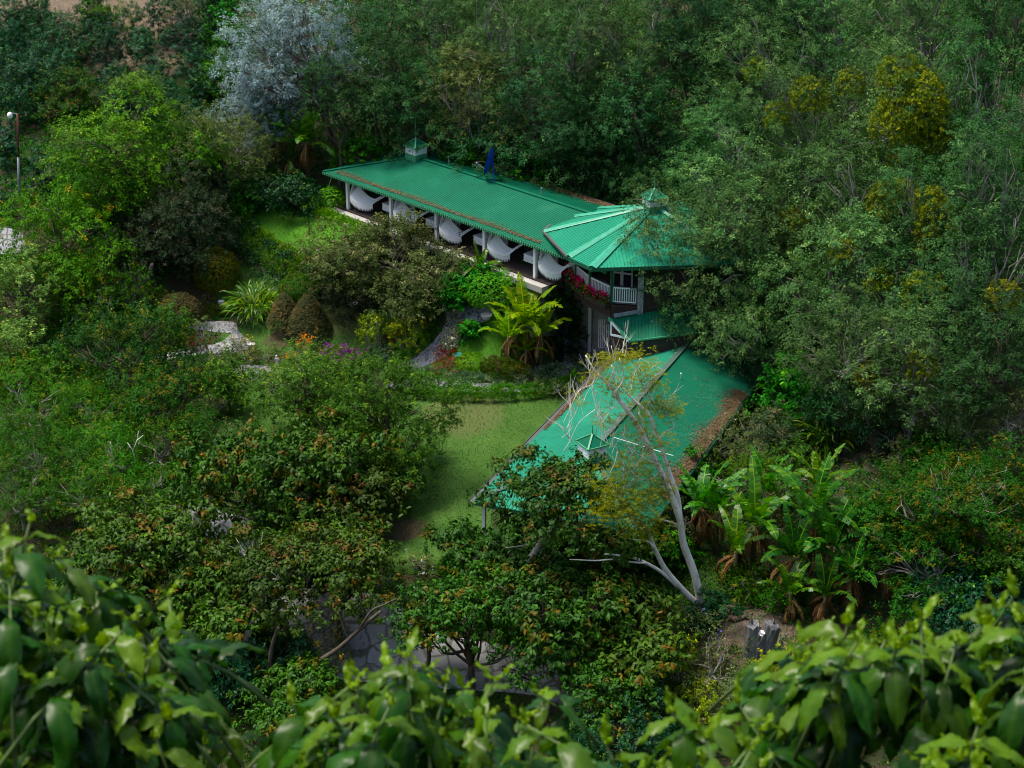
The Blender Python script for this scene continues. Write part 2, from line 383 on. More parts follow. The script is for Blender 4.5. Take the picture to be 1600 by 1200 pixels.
def inside(poly, X, Y):
    poly = [(p[0], p[1]) for p in poly]; r = np.zeros(X.shape, bool); n = len(poly)
    for i in range(n):
        x1, y1 = poly[i]; x2, y2 = poly[(i+1) % n]
        c = ((y1 > Y) != (y2 > Y)) & (X < (x2-x1)*(Y-y1)/((y2-y1) if y2 != y1 else 1e-9)+x1)
        r ^= c
    return r
def smoothpoly(pts, k=3):
    pts = [np.array((p[0], p[1])) for p in pts]
    for _ in range(k):
        q = []
        for i in range(len(pts)):
            a = pts[i]; b = pts[(i+1) % len(pts)]; q += [a*.75+b*.25, a*.25+b*.75]
        pts = q
    return pts
def sheet(name, pix, mat, up=.03, st=.2, smooth=True, label=None, jit=.0):
    """lawn or bed: fine draped grid inside an outline, edge cells pulled onto the outline"""
    poly = [hit(*p) for p in pix]
    if smooth: poly = smoothpoly(poly)
    A = np.array([(p[0], p[1]) for p in poly]); x0, y0 = A.min(0)-st; x1, y1 = A.max(0)+st
    xs = np.arange(x0, x1, st); ys = np.arange(y0, y1, st); X, Y = np.meshgrid(xs, ys)
    ins = inside(poly, X, Y); nx = len(xs)
    I = ins[:-1, :-1] & ins[1:, :-1] & ins[:-1, 1:] & ins[1:, 1:]
    any_ = ins[:-1, :-1] | ins[1:, :-1] | ins[:-1, 1:] | ins[1:, 1:]
    # snap outside vertices of boundary cells to the outline
    out = ~ins; need = np.zeros_like(ins)
    for dy in (0, 1):
        for dx in (0, 1): need[dy:ins.shape[0]-1+dy, dx:ins.shape[1]-1+dx] |= any_
    idx = np.argwhere(out & need)
    B = np.roll(A, -1, 0)
    for (j, i) in idx:
        p = np.array((X[j, i], Y[j, i])); d = B-A; t = np.clip(((p-A)*d).sum(1)/np.maximum((d*d).sum(1), 1e-9), 0, 1)
        q = A+d*t[:, None]; k = ((q-p)**2).sum(1).argmin(); X[j, i], Y[j, i] = q[k]
    Z = hts(X, Y)+up
    jj, ii = np.nonzero(any_); b = jj*nx+ii
    used, inv = np.unique(np.stack([b, b+1, b+nx+1, b+nx], 1), return_inverse=True)
    V = np.stack([X.ravel(), Y.ravel(), Z.ravel()], 1)[used]
    o = link(name, npmesh(name, V, inv.reshape(-1, 4), mat, smooth=True)); props(o, kind='structure')
    if label: o['label'] = label
    return poly
def ribbon(name, pix, mat, up=.06, label=None, n=90, world=False):
    """path: pix = list of (left px,py,right px,py)"""
    L = [hit(a, b) for a, b, _, _ in pix]; R = [hit(c, d) for _, _, c, d in pix]
    def samp(P_, t):
        k = min(int(t), len(P_)-2); f = t-k
        p0 = P_[max(k-1, 0)]; p1 = P_[k]; p2 = P_[k+1]; p3 = P_[min(k+2, len(P_)-1)]
        return .5*((2*p1)+(-p0+p2)*f+(2*p0-5*p1+4*p2-p3)*f*f+(-p0+3*p1-3*p2+p3)*f**3)
    m = 9; V = []
    for i in range(n+1):
        t = i/n*(len(pix)-1); a = samp(L, t); b = samp(R, t)
        for j in range(m):
            p = a.lerp(b, j/(m-1)); V.append((p.x, p.y, 0))
    V = np.array(V); V[:, 2] = hts(V[:, 0], V[:, 1])+up
    i = (np.arange(n)[:, None]*m+np.arange(m-1)).ravel()
    o = link(name, npmesh(name, V, np.stack([i, i+1, i+m+1, i+m], 1), mat, smooth=True)); props(o, kind='structure')
    a = [tuple(p) for p in L] + [tuple(p) for p in R[::-1]]
    return a
LAWN = []
LAWN.append(sheet('lawn', [(640,625),(760,612),(900,612),(905,640),(800,760),(760,800),(780,860),(720,900),(600,905),(560,840),(520,700),(560,640)], M['lawn'], .03))
LAWN.append(sheet('lawn_garden', [(330,520),(400,500),(470,500),(520,470),(600,480),(690,520),(640,590),(560,600),(430,590),(380,560)], M['lawn'], .03))
LAWN.append(sheet('lawn_side', [(380,590),(440,596),(470,640),(440,700),(350,720),(330,680),(370,640)], M['lawn'], .03))
LAWN.append(sheet('lawn_slope', [(235,480),(255,420),(310,400),(380,400),(440,440),(460,480),(400,490),(330,500)], M['lawn'], .03))
LAWN.append(sheet('lawn_upper', [(366,338),(400,302),(470,288),(530,316),(600,372),(600,400),(545,425),(500,430),(440,410),(400,380)], M['lawn_up'], .03))
LAWN.append(sheet('lawn_island', [(610,575),(690,560),(700,545),(745,500),(800,490),(830,560),(820,600),(700,606),(620,590)], M['lawn_up'], .03))
LAWN.append(sheet('lawn_front', [(840,895),(1000,880),(1060,905),(1030,945),(960,950),(860,925)], M['lawn'], .03))
PATHS = []
PATHS.append(ribbon('cobbled_path', [(690,478,790,470),(697,500,768,495),(688,520,735,520),(672,540,712,540),(640,562,690,562),(610,572,640,582),(590,580,600,592)], M['path']))
PATHS.append(ribbon('curved_path', [(590,592,590,606),(640,594,640,610),(720,600,720,613),(800,600,800,614),(860,594,870,607),(880,570,930,590),(880,530,940,540),(875,505,930,505)], M['path'], .06))
PATHS.append(ribbon('garden_path', [(300,505,290,512),(340,503,335,520),(370,508,372,524),(345,535,395,545),(290,545,300,556),(230,560,240,572)], M['path'], .06))
PATHS.append(ribbon('front_path', [(370,570,360,585),(430,574,425,590),(500,580,500,596),(560,586,560,602)], M['path'], .06))
PATHS.append(ribbon('driveway', [(250,790,200,800),(330,795,300,830),(420,830,380,870),(520,920,440,960),(590,930,500,1050),(680,985,600,1070),(800,1010,730,1080),(900,1020,840,1090),(980,1060,940,1130),(1040,1090,980,1150)], M['drive'], .06))
PATHS.append(ribbon('road', [(-30,355,-30,400),(10,357,12,398),(35,365,42,395)], M['drive'], .06))
PATHS.append(ribbon('stone_walk', [(730,858,718,862),(740,875,728,880),(765,872,755,884),(778,884,768,898)], M['path'], .06))

# ------------------------------------------------------------------ the lodge
Z0 = 6.1                                              # porch floor
ub = radians(-46.5)
A0 = Vector((-12.98, 118.13, 0)); UU = Vector((cos(ub), sin(ub), 0)); VV = Vector((-sin(ub), cos(ub), 0))
def W(s, v, z): p = A0+UU*s+VV*v; return Vector((p.x, p.y, z))
lodge = thing('lodge_building', (0, 105, 0), 'long hillside lodge with dark brown walls and bright green ribbed metal roofs', 'building')
def LO(p): return (p[0]-0, p[1]-105, p[2])
def lb(mb, name, mat, parent=None, smooth=False, label=None):
    """link a part of the lodge; vertices were written in world space"""
    par = parent or lodge
    mb.v = [LO(p) for p in mb.v]
    o = mb.build(name, mat, par, smooth=smooth, label=label); return o
def ribbed(name, pts, mat, parent=None, pitch=.2, amp=.022, label=None, thick=.05):
    """ribbed metal sheet: pts[0], pts[1] = eave ends, the rest go round over the top; ribs run up the slope"""
    pts = [Vector(p) for p in pts]
    e = (pts[1]-pts[0]).normalized()
    nrm = Vector((0, 0, 0))
    for i in range(1, len(pts)-1): nrm += (pts[i]-pts[0]).cross(pts[i+1]-pts[0])
    nrm.normalize()
    if nrm.z < 0: nrm = -nrm
    e = (e-nrm*e.dot(nrm)).normalized()
    up = nrm.cross(e)
    if up.z < 0: up = -up
    q = [((p-pts[0]).dot(e), (p-pts[0]).dot(up)) for p in pts]
    u0 = min(a for a, _ in q); u1 = max(a for a, _ in q)
    prof = [(0, 0), (.30, 0), (.42, 1), (.58, 1), (.70, 0)]
    us = []
    k = floor(u0/pitch)
    while k*pitch < u1:
        for f, h in prof: us.append(((k+f)*pitch, h))
        k += 1
    us = [(u0+1e-3, 0)]+[x for x in us if u0+1e-3 < x[0] < u1-1e-3]+[(u1-1e-3, 0)]
    mb = MB(); V = []
    for u, h in us:
        hitv = []
        for i in range(len(q)):
            (a, b), (c, d) = q[i], q[(i+1) % len(q)]
            if (a <= u <= c) or (c <= u <= a):
                if abs(c-a) > 1e-9: hitv.append(b+(d-b)*(u-a)/(c-a))
        if len(hitv) < 2: continue
        lo, hi = min(hitv), max(hitv)
        for w in (lo, hi):
            V.append(pts[0]+e*u+up*w+nrm*(h*amp))
    mb.v = [tuple(v) for v in V]
    for i in range(len(V)//2-1): mb.f.append((2*i, 2*i+2, 2*i+3, 2*i+1))
    return lb(mb, name, mat, parent, label=label)
def capbar(mb, a, b, w=.28, h=.05): mb.bar(Vector(a)+Vector((0,0,.04)), Vector(b)+Vector((0,0,.04)), w, h)

# --- upper wing
L1 = 27.0; w1 = 4.5; ze1 = 8.4; zr1 = 9.5
c00 = W(0,0,ze1); c01 = W(0,2*w1,ze1); r0 = W(w1,w1,zr1); r1 = W(L1,w1,zr1); c10 = W(L1,0,ze1); c11 = W(L1,2*w1,ze1)
wr = ribbed('wing_roof', [c00, c10, r1, r0], M['roof'])
ribbed('roof_back', [c01, c11, r1, r0], M['roof'], wr)
ribbed('roof_end', [c00, c01, r0], M['roof'], wr)
cap = MB(); capbar(cap, r0, r1); capbar(cap, c00, r0); capbar(cap, c01, r0); lb(cap, 'ridge_cap', M['roof'], wr)
fa = MB(); fa.bar(W(-.02,-.03,ze1-.09), W(L1,-.03,ze1-.09), .05, .18); fa.bar(W(-.03,0,ze1-.09), W(-.03,2*w1,ze1-.09), .05, .18)
lb(fa, 'fascia', M['dgreen'], wr)
so = MB()
for i in range(int(L1/.2)):
    so.box(W(.1+i*.2, -.09, ze1-.16), .10, .06, .15, ub)
lb(so, 'eave_edge', M['trim'], wr)
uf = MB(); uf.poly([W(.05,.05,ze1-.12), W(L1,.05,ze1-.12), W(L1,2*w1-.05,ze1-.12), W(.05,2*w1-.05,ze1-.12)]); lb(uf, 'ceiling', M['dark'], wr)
gb = MB(); gb.bar(W(0,2*w1+.1,ze1-.05), W(L1,2*w1+.1,ze1-.05), .28, .14); lb(gb, 'back_gutter', M['gutter'], wr)
# walls
wa = MB(); wz = Z0
for s0, s1, v0, v1 in ((2.2, 24.5, 3.3, 3.45), (2.2, 24.5, 8.3, 8.45)):
    wa.box(W((s0+s1)/2, (v0+v1)/2, wz-.5), s1-s0, v1-v0, ze1-.14-wz+.5, ub)
wa.box(W(2.12, 5.9, wz-.5), .15, 5.1, ze1-.14-wz+.5, ub)
lb(wa, 'wing_wall', M['brown'])
dk = MB(); dk.box(W(11.2, 1.8, Z0-.16), 21.6, 3.2, .16, ub); lb(dk, 'porch_deck', M['deck'])
ed = MB(); ed.box(W(11.1, -.12, Z0-.45), 21.6, .55, .38, ub); lb(ed, 'porch_kerb', M['concrete'])
fb = MB(); fb.box(W(11.2, 4.2, 0), 18.6, 8.0, Z0-.2, ub); lb(fb, 'foundation', M['concrete'])
POSTS = [2.1+4.6*k for k in range(5)]
for s in POSTS:
    b = MB(); b.box(W(s, .42, Z0), .2, .2, ze1-.14-Z0, ub); lb(b, 'porch_post', M['white'])
bm_ = MB(); bm_.bar(W(1.8, .42, ze1-.26), W(24.5, .42, ze1-.26), .12, .2); lb(bm_, 'porch_beam', M['white'])
for s in POSTS[:4]:
    b = MB(); b.bar(W(s, .42, Z0+1.85), W(s-.45, .42, ze1-.3), .07, .07); b.bar(W(s, .42, Z0+1.85), W(s+.45, .42, ze1-.3), .07, .07)
    lb(b, 'post_brace', M['white'])
    g = MB(); g.bar(W(s, .35, ze1-.3), W(s, 3.3, ze1-.3), .1, .16); lb(g, 'cross_beam', M['white'])
    pf = MB(); pf.box(W(s+2.0, 3.2, Z0), .22, .1, ze1-.14-Z0, ub); lb(pf, 'wall_post', M['orange'])
    wf = MB()
    x0, x1, z0, z1 = s+.35, s+1.75, Z0+.9, Z0+1.95
    for a, b_ in (((x0, z0), (x1, z0)), ((x0, z1), (x1, z1)), ((x0, z0), (x0, z1)), ((x1, z0), (x1, z1))):
        wf.bar(W(a[0], 3.24, a[1]), W(b_[0], 3.24, b_[1]), .1, .1)
    f_ = lb(wf, 'window_frame', M['white'])
    sh = MB()
    for i in range(12): sh.box(W(x0+.1+i*.11, 3.26, z0+.05), .075, .03, z1-z0-.1, ub)
    lb(sh, 'blind', M['bamboo'], f_)
    gl = MB(); gl.box(W((x0+x1)/2, 3.285, z0+.05), x1-x0-.1, .012, z1-z0-.1, ub); lb(gl, 'pane', M['glass'], f_)
    d = MB(); d.box(W(s+3.35, 3.24, Z0+.02), .85, .07, 1.98, ub)
    dd = lb(d, 'door', M['white']); h = MB(); h.ball(W(s+3.05, 3.16, Z0+1), .04); lb(h, 'handle', M['gutter'], dd)
# steel braces at the end
eb = MB(); eb.tube([P(520,270,8.3), P(512,296,6.3)], .035, 5); lb(eb, 'brace_rod', M['white'])

def cupola(c, rz, size, zb, hgt, roofm, par, spike=1.2):
    """little roof lantern with louvred white sides"""
    a = MB(); a.box((c[0], c[1], zb-.5), size, size, .5+.18, rz); base = lb(a, 'cupola', M['trim'], par)
    a = MB(); a.box((c[0], c[1], zb+.18), size*.96, size*.96, hgt, rz); lb(a, 'cupola_wall', M['white'], base)
    for k in range(4):
        a = MB(); r = rz+k*pi/2
        for j in range(2):
            for i in range(3):
                off = (j-.5)*size*.42
                x = c[0]+cos(r)*size*.49+cos(r+pi/2)*off; y = c[1]+sin(r)*size*.49+sin(r+pi/2)*off
                a.box((x, y, zb+.18+hgt*.30+i*hgt*.18), .035, size*.28, hgt*.035, r)
        lb(a, 'louvre', M['white'], base)
    cz = zb+.18+hgt; o = size*.67; ap = Vector((c[0], c[1], cz+size*.42))
    cs = [Vector((c[0]+cos(rz+pi/4+k*pi/2)*o*1.18, c[1]+sin(rz+pi/4+k*pi/2)*o*1.18, cz-.04)) for k in range(4)]
    rr = None
    for k in range(4):
        q = ribbed('cupola_roof', [cs[k], cs[(k+1) % 4], ap], roofm, base, .13, .02)
    a = MB()
    for k in range(4): a.bar(cs[k]+Vector((0,0,.03)), ap+Vector((0,0,.03)), .09, .04); a.bar(cs[k], cs[(k+1) % 4], .05, .08)
    a.tube([ap-Vector((0,0,.1)), ap+Vector((0,0,.18)), ap+Vector((0,0,spike))], [.05,.03,.018], 6)
    lb(a, 'finial', M['trim'], base)
cupola(r0+UU*.1, ub, 1.08, zr1+.12, .58, M['roof'], lodge, 1.5)

# --- tower
TZ = 8.9
T = [P(925,419,TZ), P(888,402,TZ), P(850,362,TZ), P(873,342,TZ), Vector((5.6,108.6,TZ)), Vector((11.2,109.6,TZ)), Vector((15.2,106.6,TZ)), Vector((15.8,102.0,TZ)), Vector((13.6,98.4,TZ))]
apx = P(1022,322,10.75)
tr = ribbed('tower_roof', [T[0], T[-1], apx], M['roof_tower'], pitch=.2, amp=.035)
for i in range(len(T)-1): ribbed('roof_panel', [T[i], T[i+1], apx], M['roof_tower'], tr, pitch=.2, amp=.03)
hp = MB()
for p in T:
    a = Vector(p)+Vector((0,0,.05)); b = apx+Vector((0,0,.05)); d = (b-a); sd_ = Vector((-d.y, d.x, 0)).normalized()
    hp.poly([a-sd_*.3-Vector((0,0,.0)), a+Vector((0,0,.10)), b+Vector((0,0,.10)), b-sd_*.16])
    hp.poly([a+Vector((0,0,.10)), a+sd_*.3, b+sd_*.16, b+Vector((0,0,.10))])
lb(hp, 'hip_cap', M['ridge'], tr)
hf = MB()
for i in range(len(T)):
    a = T[i]; b = T[(i+1) % len(T)]; hf.bar(a-Vector((0,0,.10)), b-Vector((0,0,.10)), .05, .22)
lb(hf, 'fascia', M['dgreen'], tr)
cen = sum((Vector(p) for p in T), Vector())/len(T)
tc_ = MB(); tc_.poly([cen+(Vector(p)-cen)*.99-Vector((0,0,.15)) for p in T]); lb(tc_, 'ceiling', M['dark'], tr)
ga = MB(); ga.bar(T[1]+Vector((-.05,0,.02)), T[2]+Vector((-.05,0,.02)), .16, .1); ga.bar(T[2]+Vector((-.05,0,.02)), T[3]+Vector((-.05,0,.02)), .16, .1); lb(ga, 'gutter', M['gutter'], tr)
cupola(Vector((apx.x, apx.y, 0)), radians(20), 1.15, 10.7, .5, M['roof_tower'], lodge, .8)
# tower body: brown wall right of the balcony and walls behind it
tw = MB()
def vwall(mb, a, b, z0, z1, t=.15):
    a = Vector((a[0], a[1], 0)); b = Vector((b[0], b[1], 0)); d = b-a; c = (a+b)/2
    mb.box((c.x, c.y, z0), d.length, t, z1-z0, atan2(d.y, d.x))
vwall(tw, (7.75,98.9), (13.6,99.3), .0, TZ-.15); vwall(tw, (13.6,99.3), (14.8,104.5), 0, TZ-.15)
vwall(tw, (14.8,104.5), (11,108.8), 0, TZ-.15); vwall(tw, (11,108.8), (5.5,107.8), 0, TZ-.15)
vwall(tw, (7.75,98.9), (7.8,101.7), Z0, TZ-.15); vwall(tw, (7.8,101.7), (6.0,102.4), Z0, TZ-.15); vwall(tw, (6.0,102.4), (5.0,106.5), Z0, TZ-.15)
vwall(tw, (7.7,101.6), (6.4,103.8), 0, Z0, .14)
lb(tw, 'tower_wall', M['brown'])
sp_ = MB(); sp_.box((7.62, 98.86, 3.9), .32, .34, 4.9-.15, 0.05); lb(sp_, 'stone_pilaster', M['stonewall'])
# balcony
bz = Z0
BE = [Vector((3.55,104.9,bz)), Vector((3.95,102.9,bz)), Vector((4.72,100.95,bz)), Vector((5.92,99.25,bz)), Vector((7.45,98.95,bz))]
bf = MB(); bf.poly([p for p in BE]+[Vector((7.8,101.7,bz)), Vector((6.0,102.4,bz)), Vector((5.0,106,bz))]); bf.poly([p-Vector((0,0,.9)) for p in BE][::-1]+[Vector((7.8,101.7,bz-.9)), Vector((5.0,106,bz-.9))][::-1])
lb(bf, 'balcony_floor', M['concrete'])
ap_ = MB()
for i in range(len(BE)-1):
    a, b = BE[i], BE[i+1]; ap_.bar(a-Vector((0,0,.5)), b-Vector((0,0,.5)), .12, .85)
lb(ap_, 'balcony_apron', M['brown'])
for i in range(1, len(BE)-1):
    b = MB(); p = BE[i]; b.box((p.x, p.y, bz), .16, .16, TZ-.15-bz, .4); lb(b, 'balcony_post', M['dgreen'])
for i in range(len(BE)-1):
    a, b = BE[i], BE[i+1]; r = MB(); d = (b-a); n_ = max(3, int(d.length/.15)); ins_ = .1/d.length
    a2 = a+d*ins_; b2 = b-d*ins_
    r.bar(a2+Vector((0,0,1.0)), b2+Vector((0,0,1.0)), .07, .07); r.bar(a2+Vector((0,0,.12)), b2+Vector((0,0,.12)), .06, .06)
    for k in range(n_+1):
        p = a2.lerp(b2, k/n_); r.bar(p+Vector((0,0,.14)), p+Vector((0,0,.97)), .065, .05)
    lb(r, 'balcony_railing', M['white'])
for (x, y, rz, wd) in ((7.05,101.93,-.37,.6),(6.45,102.15,-.37,.5),(5.5,104.2,-1.33,.9)):
    b = MB(); n_ = Vector((cos(rz-pi/2), sin(rz-pi/2), 0))*.1
    c = Vector((x, y, 0))+n_
    e_ = Vector((cos(rz), sin(rz), 0))*wd/2
    for s_ in (-1, 1): b.bar(c+e_*s_+Vector((0,0,Z0+.1)), c+e_*s_+Vector((0,0,Z0+2.1)), .1, .1)
    b.bar(c-e_+Vector((0,0,Z0+2.1)), c+e_+Vector((0,0,Z0+2.1)), .1, .1); b.bar(c-e_+Vector((0,0,Z0+.9)), c+e_+Vector((0,0,Z0+.9)), .1, .1)
    f_ = lb(b, 'tower_window', M['white'])
    g = MB(); c2 = c-n_*.3; g.box((c2.x, c2.y, Z0+.1), wd-.08, .02, 2.0, rz); lb(g, 'pane', M['glass'], f_)
# ground floor under the balcony
gf = MB(); gf.box((6.0, 103.6, ht(6,103)-.4), 5.2, 7.2, .46, -.35); lb(gf, 'terrace_slab', M['concrete'])
for (px, py) in ((921,548),(941,540)):
    p = P(px, py, .6); b = MB(); b.box((p.x, p.y, .3), .2, .2, 5.0, -.3); lb(b, 'lower_post', M['white'])
rw = MB(); vwall(rw, (3.6,106.2), (-.5,108.0), .2, Z0-.2, .3); vwall(rw, (3.7,106.2), (6.6,104.2), .2, Z0-.9, .2); lb(rw, 'retaining_wall', M['concrete'])
for k, (px, py) in enumerate(((940,520),(952,528),(960,536))):
    p = PY(px, py, 103.2-.6*k); f_ = MB()
    for i in range(4): f_.bar(p+Vector((-.18+i*.12,-.0,-1.0)), p+Vector((-.18+i*.12,0,.9)), .05, .05)
    for i in range(5): f_.bar(p+Vector((-.2,0,-1.0+i*.47)), p+Vector((.2,0,-1.0+i*.47)), .05, .05)
    lb(f_, 'lattice_door', M['white'])
# --- lower wing
lb_ = radians(66.7); B0 = Vector((-1.94, 80.2, 0)); U2 = Vector((cos(lb_), sin(lb_), 0)); V2 = Vector((sin(lb_), -cos(lb_), 0))
def X2(s, v, z): p = B0+U2*s+V2*v; return Vector((p.x, p.y, z))
ze2 = 2.8; zr2 = 4.35; w2 = 4.55; L2 = 21.6
d00 = X2(0,0,ze2); d10 = X2(L2+1.0,0,ze2); q0 = X2(w2,w2,zr2); q1 = X2(L2-2.0,w2,zr2); d01 = X2(0,2*w2,ze2); d11 = X2(L2-5.5,2*w2,ze2)
lr = ribbed('lower_roof', [d00, d10, X2(L2+2.6,w2,zr2), q0], M['roof_low'], amp=.02)  # left slope: weathered green, kept brighter to carry the light falling on it
ribbed('roof_right', [d01, X2(L2+.5,2*w2,ze2), X2(L2+2.4,w2,zr2), q0], M['roof'], lr, amp=.02)  # same roof in a darker green: the shade of this slope is in its colour
ribbed('roof_end', [d00, d01, q0], M['roof_tower'], lr, amp=.035)  # end face in the lightest green, its light put into the colour
cap = MB(); capbar(cap, q0, X2(L2+2.4,w2,zr2), .34); capbar(cap, d00, q0); capbar(cap, d01, q0); lb(cap, 'ridge_cap', M['ridge_dull'], lr)
fa = MB(); fa.bar(X2(-.03,0,ze2-.1), X2(-.03,2*w2,ze2-.1), .05, .2); fa.bar(X2(0,2*w2+.03,ze2-.1), X2(L2+.5,2*w2+.03,ze2-.1), .05, .2); lb(fa, 'fascia', M['dgreen'], lr)
gu = MB(); gu.bar(X2(-.1,-.1,ze2-.05), X2(L2+.5,-.1,ze2-.05), .20, .12); gu.bar(X2(-.1,-.22,ze2+.0), X2(L2+.5,-.22,ze2+.0), .03, .12); lb(gu, 'gutter', M['gutter'], lr)
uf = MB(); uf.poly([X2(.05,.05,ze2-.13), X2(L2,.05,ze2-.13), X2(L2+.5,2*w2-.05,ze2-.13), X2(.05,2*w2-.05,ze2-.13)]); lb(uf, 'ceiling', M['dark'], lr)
wl = MB(); wl.box(X2(11.5, w2, -1.2), 20.5, 2*w2-1.8, ze2-.14+1.2, lb_); lb(wl, 'lower_wall', M['brown'])
for s in (.5, 4.2, 8.0, 12, 16):
    b = MB(); b.box(X2(s, .35, ht(*X2(s,.35,0)[:2])-.1), .16, .16, ze2-.14-ht(*X2(s,.35,0)[:2])+.1, lb_); lb(b, 'veranda_post', M['white'])
# small cross roof at the foot of the tower
e1 = PY(951,496,98.7); e2 = PY(984,532,96.9); t1 = PY(1110,516,96.4); t2 = PY(1078,476,98.75)
sr = ribbed('small_roof', [e2, t1, t2, e1], M['roof'], amp=.018)
b = MB(); b.bar(e1-Vector((0,0,.06)), e2-Vector((0,0,.06)), .1, .2); b.bar(e2-Vector((0,0,.06)), t1-Vector((0,0,.06)), .06, .1); lb(b, 'fascia', M['trim'], sr)
b = MB(); b.bar(e1+Vector((.3,-.05,.12)), e1.lerp(t2,.38)+Vector((0,-.05,.10)), .08, .22); lb(b, 'flashing', M['grey'], sr)
b = MB(); b.poly([e1-Vector((-.1,-.05,.15)), e2-Vector((-.1,-.2,.15)), Vector((e2.x+.1,e2.y+.2,2.6)), Vector((e1.x+.1,e1.y+.2,.3))]); b.poly([e2-Vector((-.1,-.2,.15)), t1-Vector((0,-.2,.15)), Vector((t1.x,t1.y+.2,3)), Vector((e2.x+.1,e2.y+.2,2.6))]); lb(b, 'gable_wall', M['brown'])
b = MB(); q = PY(966,518,97.75)
for a_, b_ in (((-.42,.5),(.42,-.3)),((-.42,-.3),(.42,-.3)),((-.42,-.3),(-.42,.5))):
    b.bar(q+Vector((a_[0],-a_[0]*.6,a_[1])), q+Vector((b_[0],-b_[0]*.6,b_[1])), .1, .1)
lb(b, 'gable_window', M['white'])
cupola(P(925,712,zr2+.0), lb_+radians(-38), 1.12, zr2-.02, .60, M['roof'], lodge, .5)
cw = MB(); cw.box(P(1103,502,4.3), 1.0, .8, .45, lb_); lb(cw, 'vent_box', M['white'])
b = MB(); b.tube([P(1064,600,3.6), P(1064,583,4.4)], .04, 6); b.tube([P(1064,600,3.6), P(1070,603,3.5)], .04, 6); lb(b, 'vent_pipe', M['white'], lr)
for (a_, b_) in (((1085,535),(1130,562)),((1090,528),(1150,560)),((958,683),(1052,712))):
    b = MB(); n0 = 10
    b.tube([P(a_[0]+(b_[0]-a_[0])*i/n0, a_[1]+(b_[1]-a_[1])*i/n0, 4.35-.10*i/n0-.9*(i/n0)*.5+.06) for i in range(n0+1)], .015, 4); lb(b, 'cable', M['white'], lr)
# ------------------------------------------------------------------ plants: leaf clouds on real limbs
def unit(a): return a/np.maximum(np.linalg.norm(a, axis=-1, keepdims=True), 1e-9)
def leaves_mesh(name, mat, p, d, side, l, w, tint, kind='quad', droop=.25, fold=.15):
    """p base, d direction, side = sideways unit vector"""
    n = unit(np.cross(side, d)); l = l[:, None]; w = w[:, None]; N = len(p)
    if kind == 'quad':
        mid = p+d*l*.5
        V = np.stack([p, mid+side*w*.5+n*w*fold, p+d*l-n*l*droop*.5, mid-side*w*.5+n*w*fold], 1)
        Fq = (np.arange(N)[:, None]*4+np.arange(4))
        A = np.repeat(tint, 4, 0)
    else:                                            # six points: a leaf that bends down
        m1 = p+d*l*.30; m2 = p+d*l*.68-n*l*droop*.35
        V = np.stack([p, m1+side*w*.42+n*w*fold, m2+side*w*.46+n*w*fold, p+d*l*.95-n*l*droop, m2-side*w*.46+n*w*fold, m1-side*w*.42+n*w*fold], 1)
        b = np.arange(N)[:, None]*6
        Fq = np.concatenate([b+np.array([0, 1, 2, 5]), b+np.array([2, 3, 4, 5])], 0)
        A = np.repeat(tint, 6, 0)
    return npmesh(name, V, Fq, mat, A)

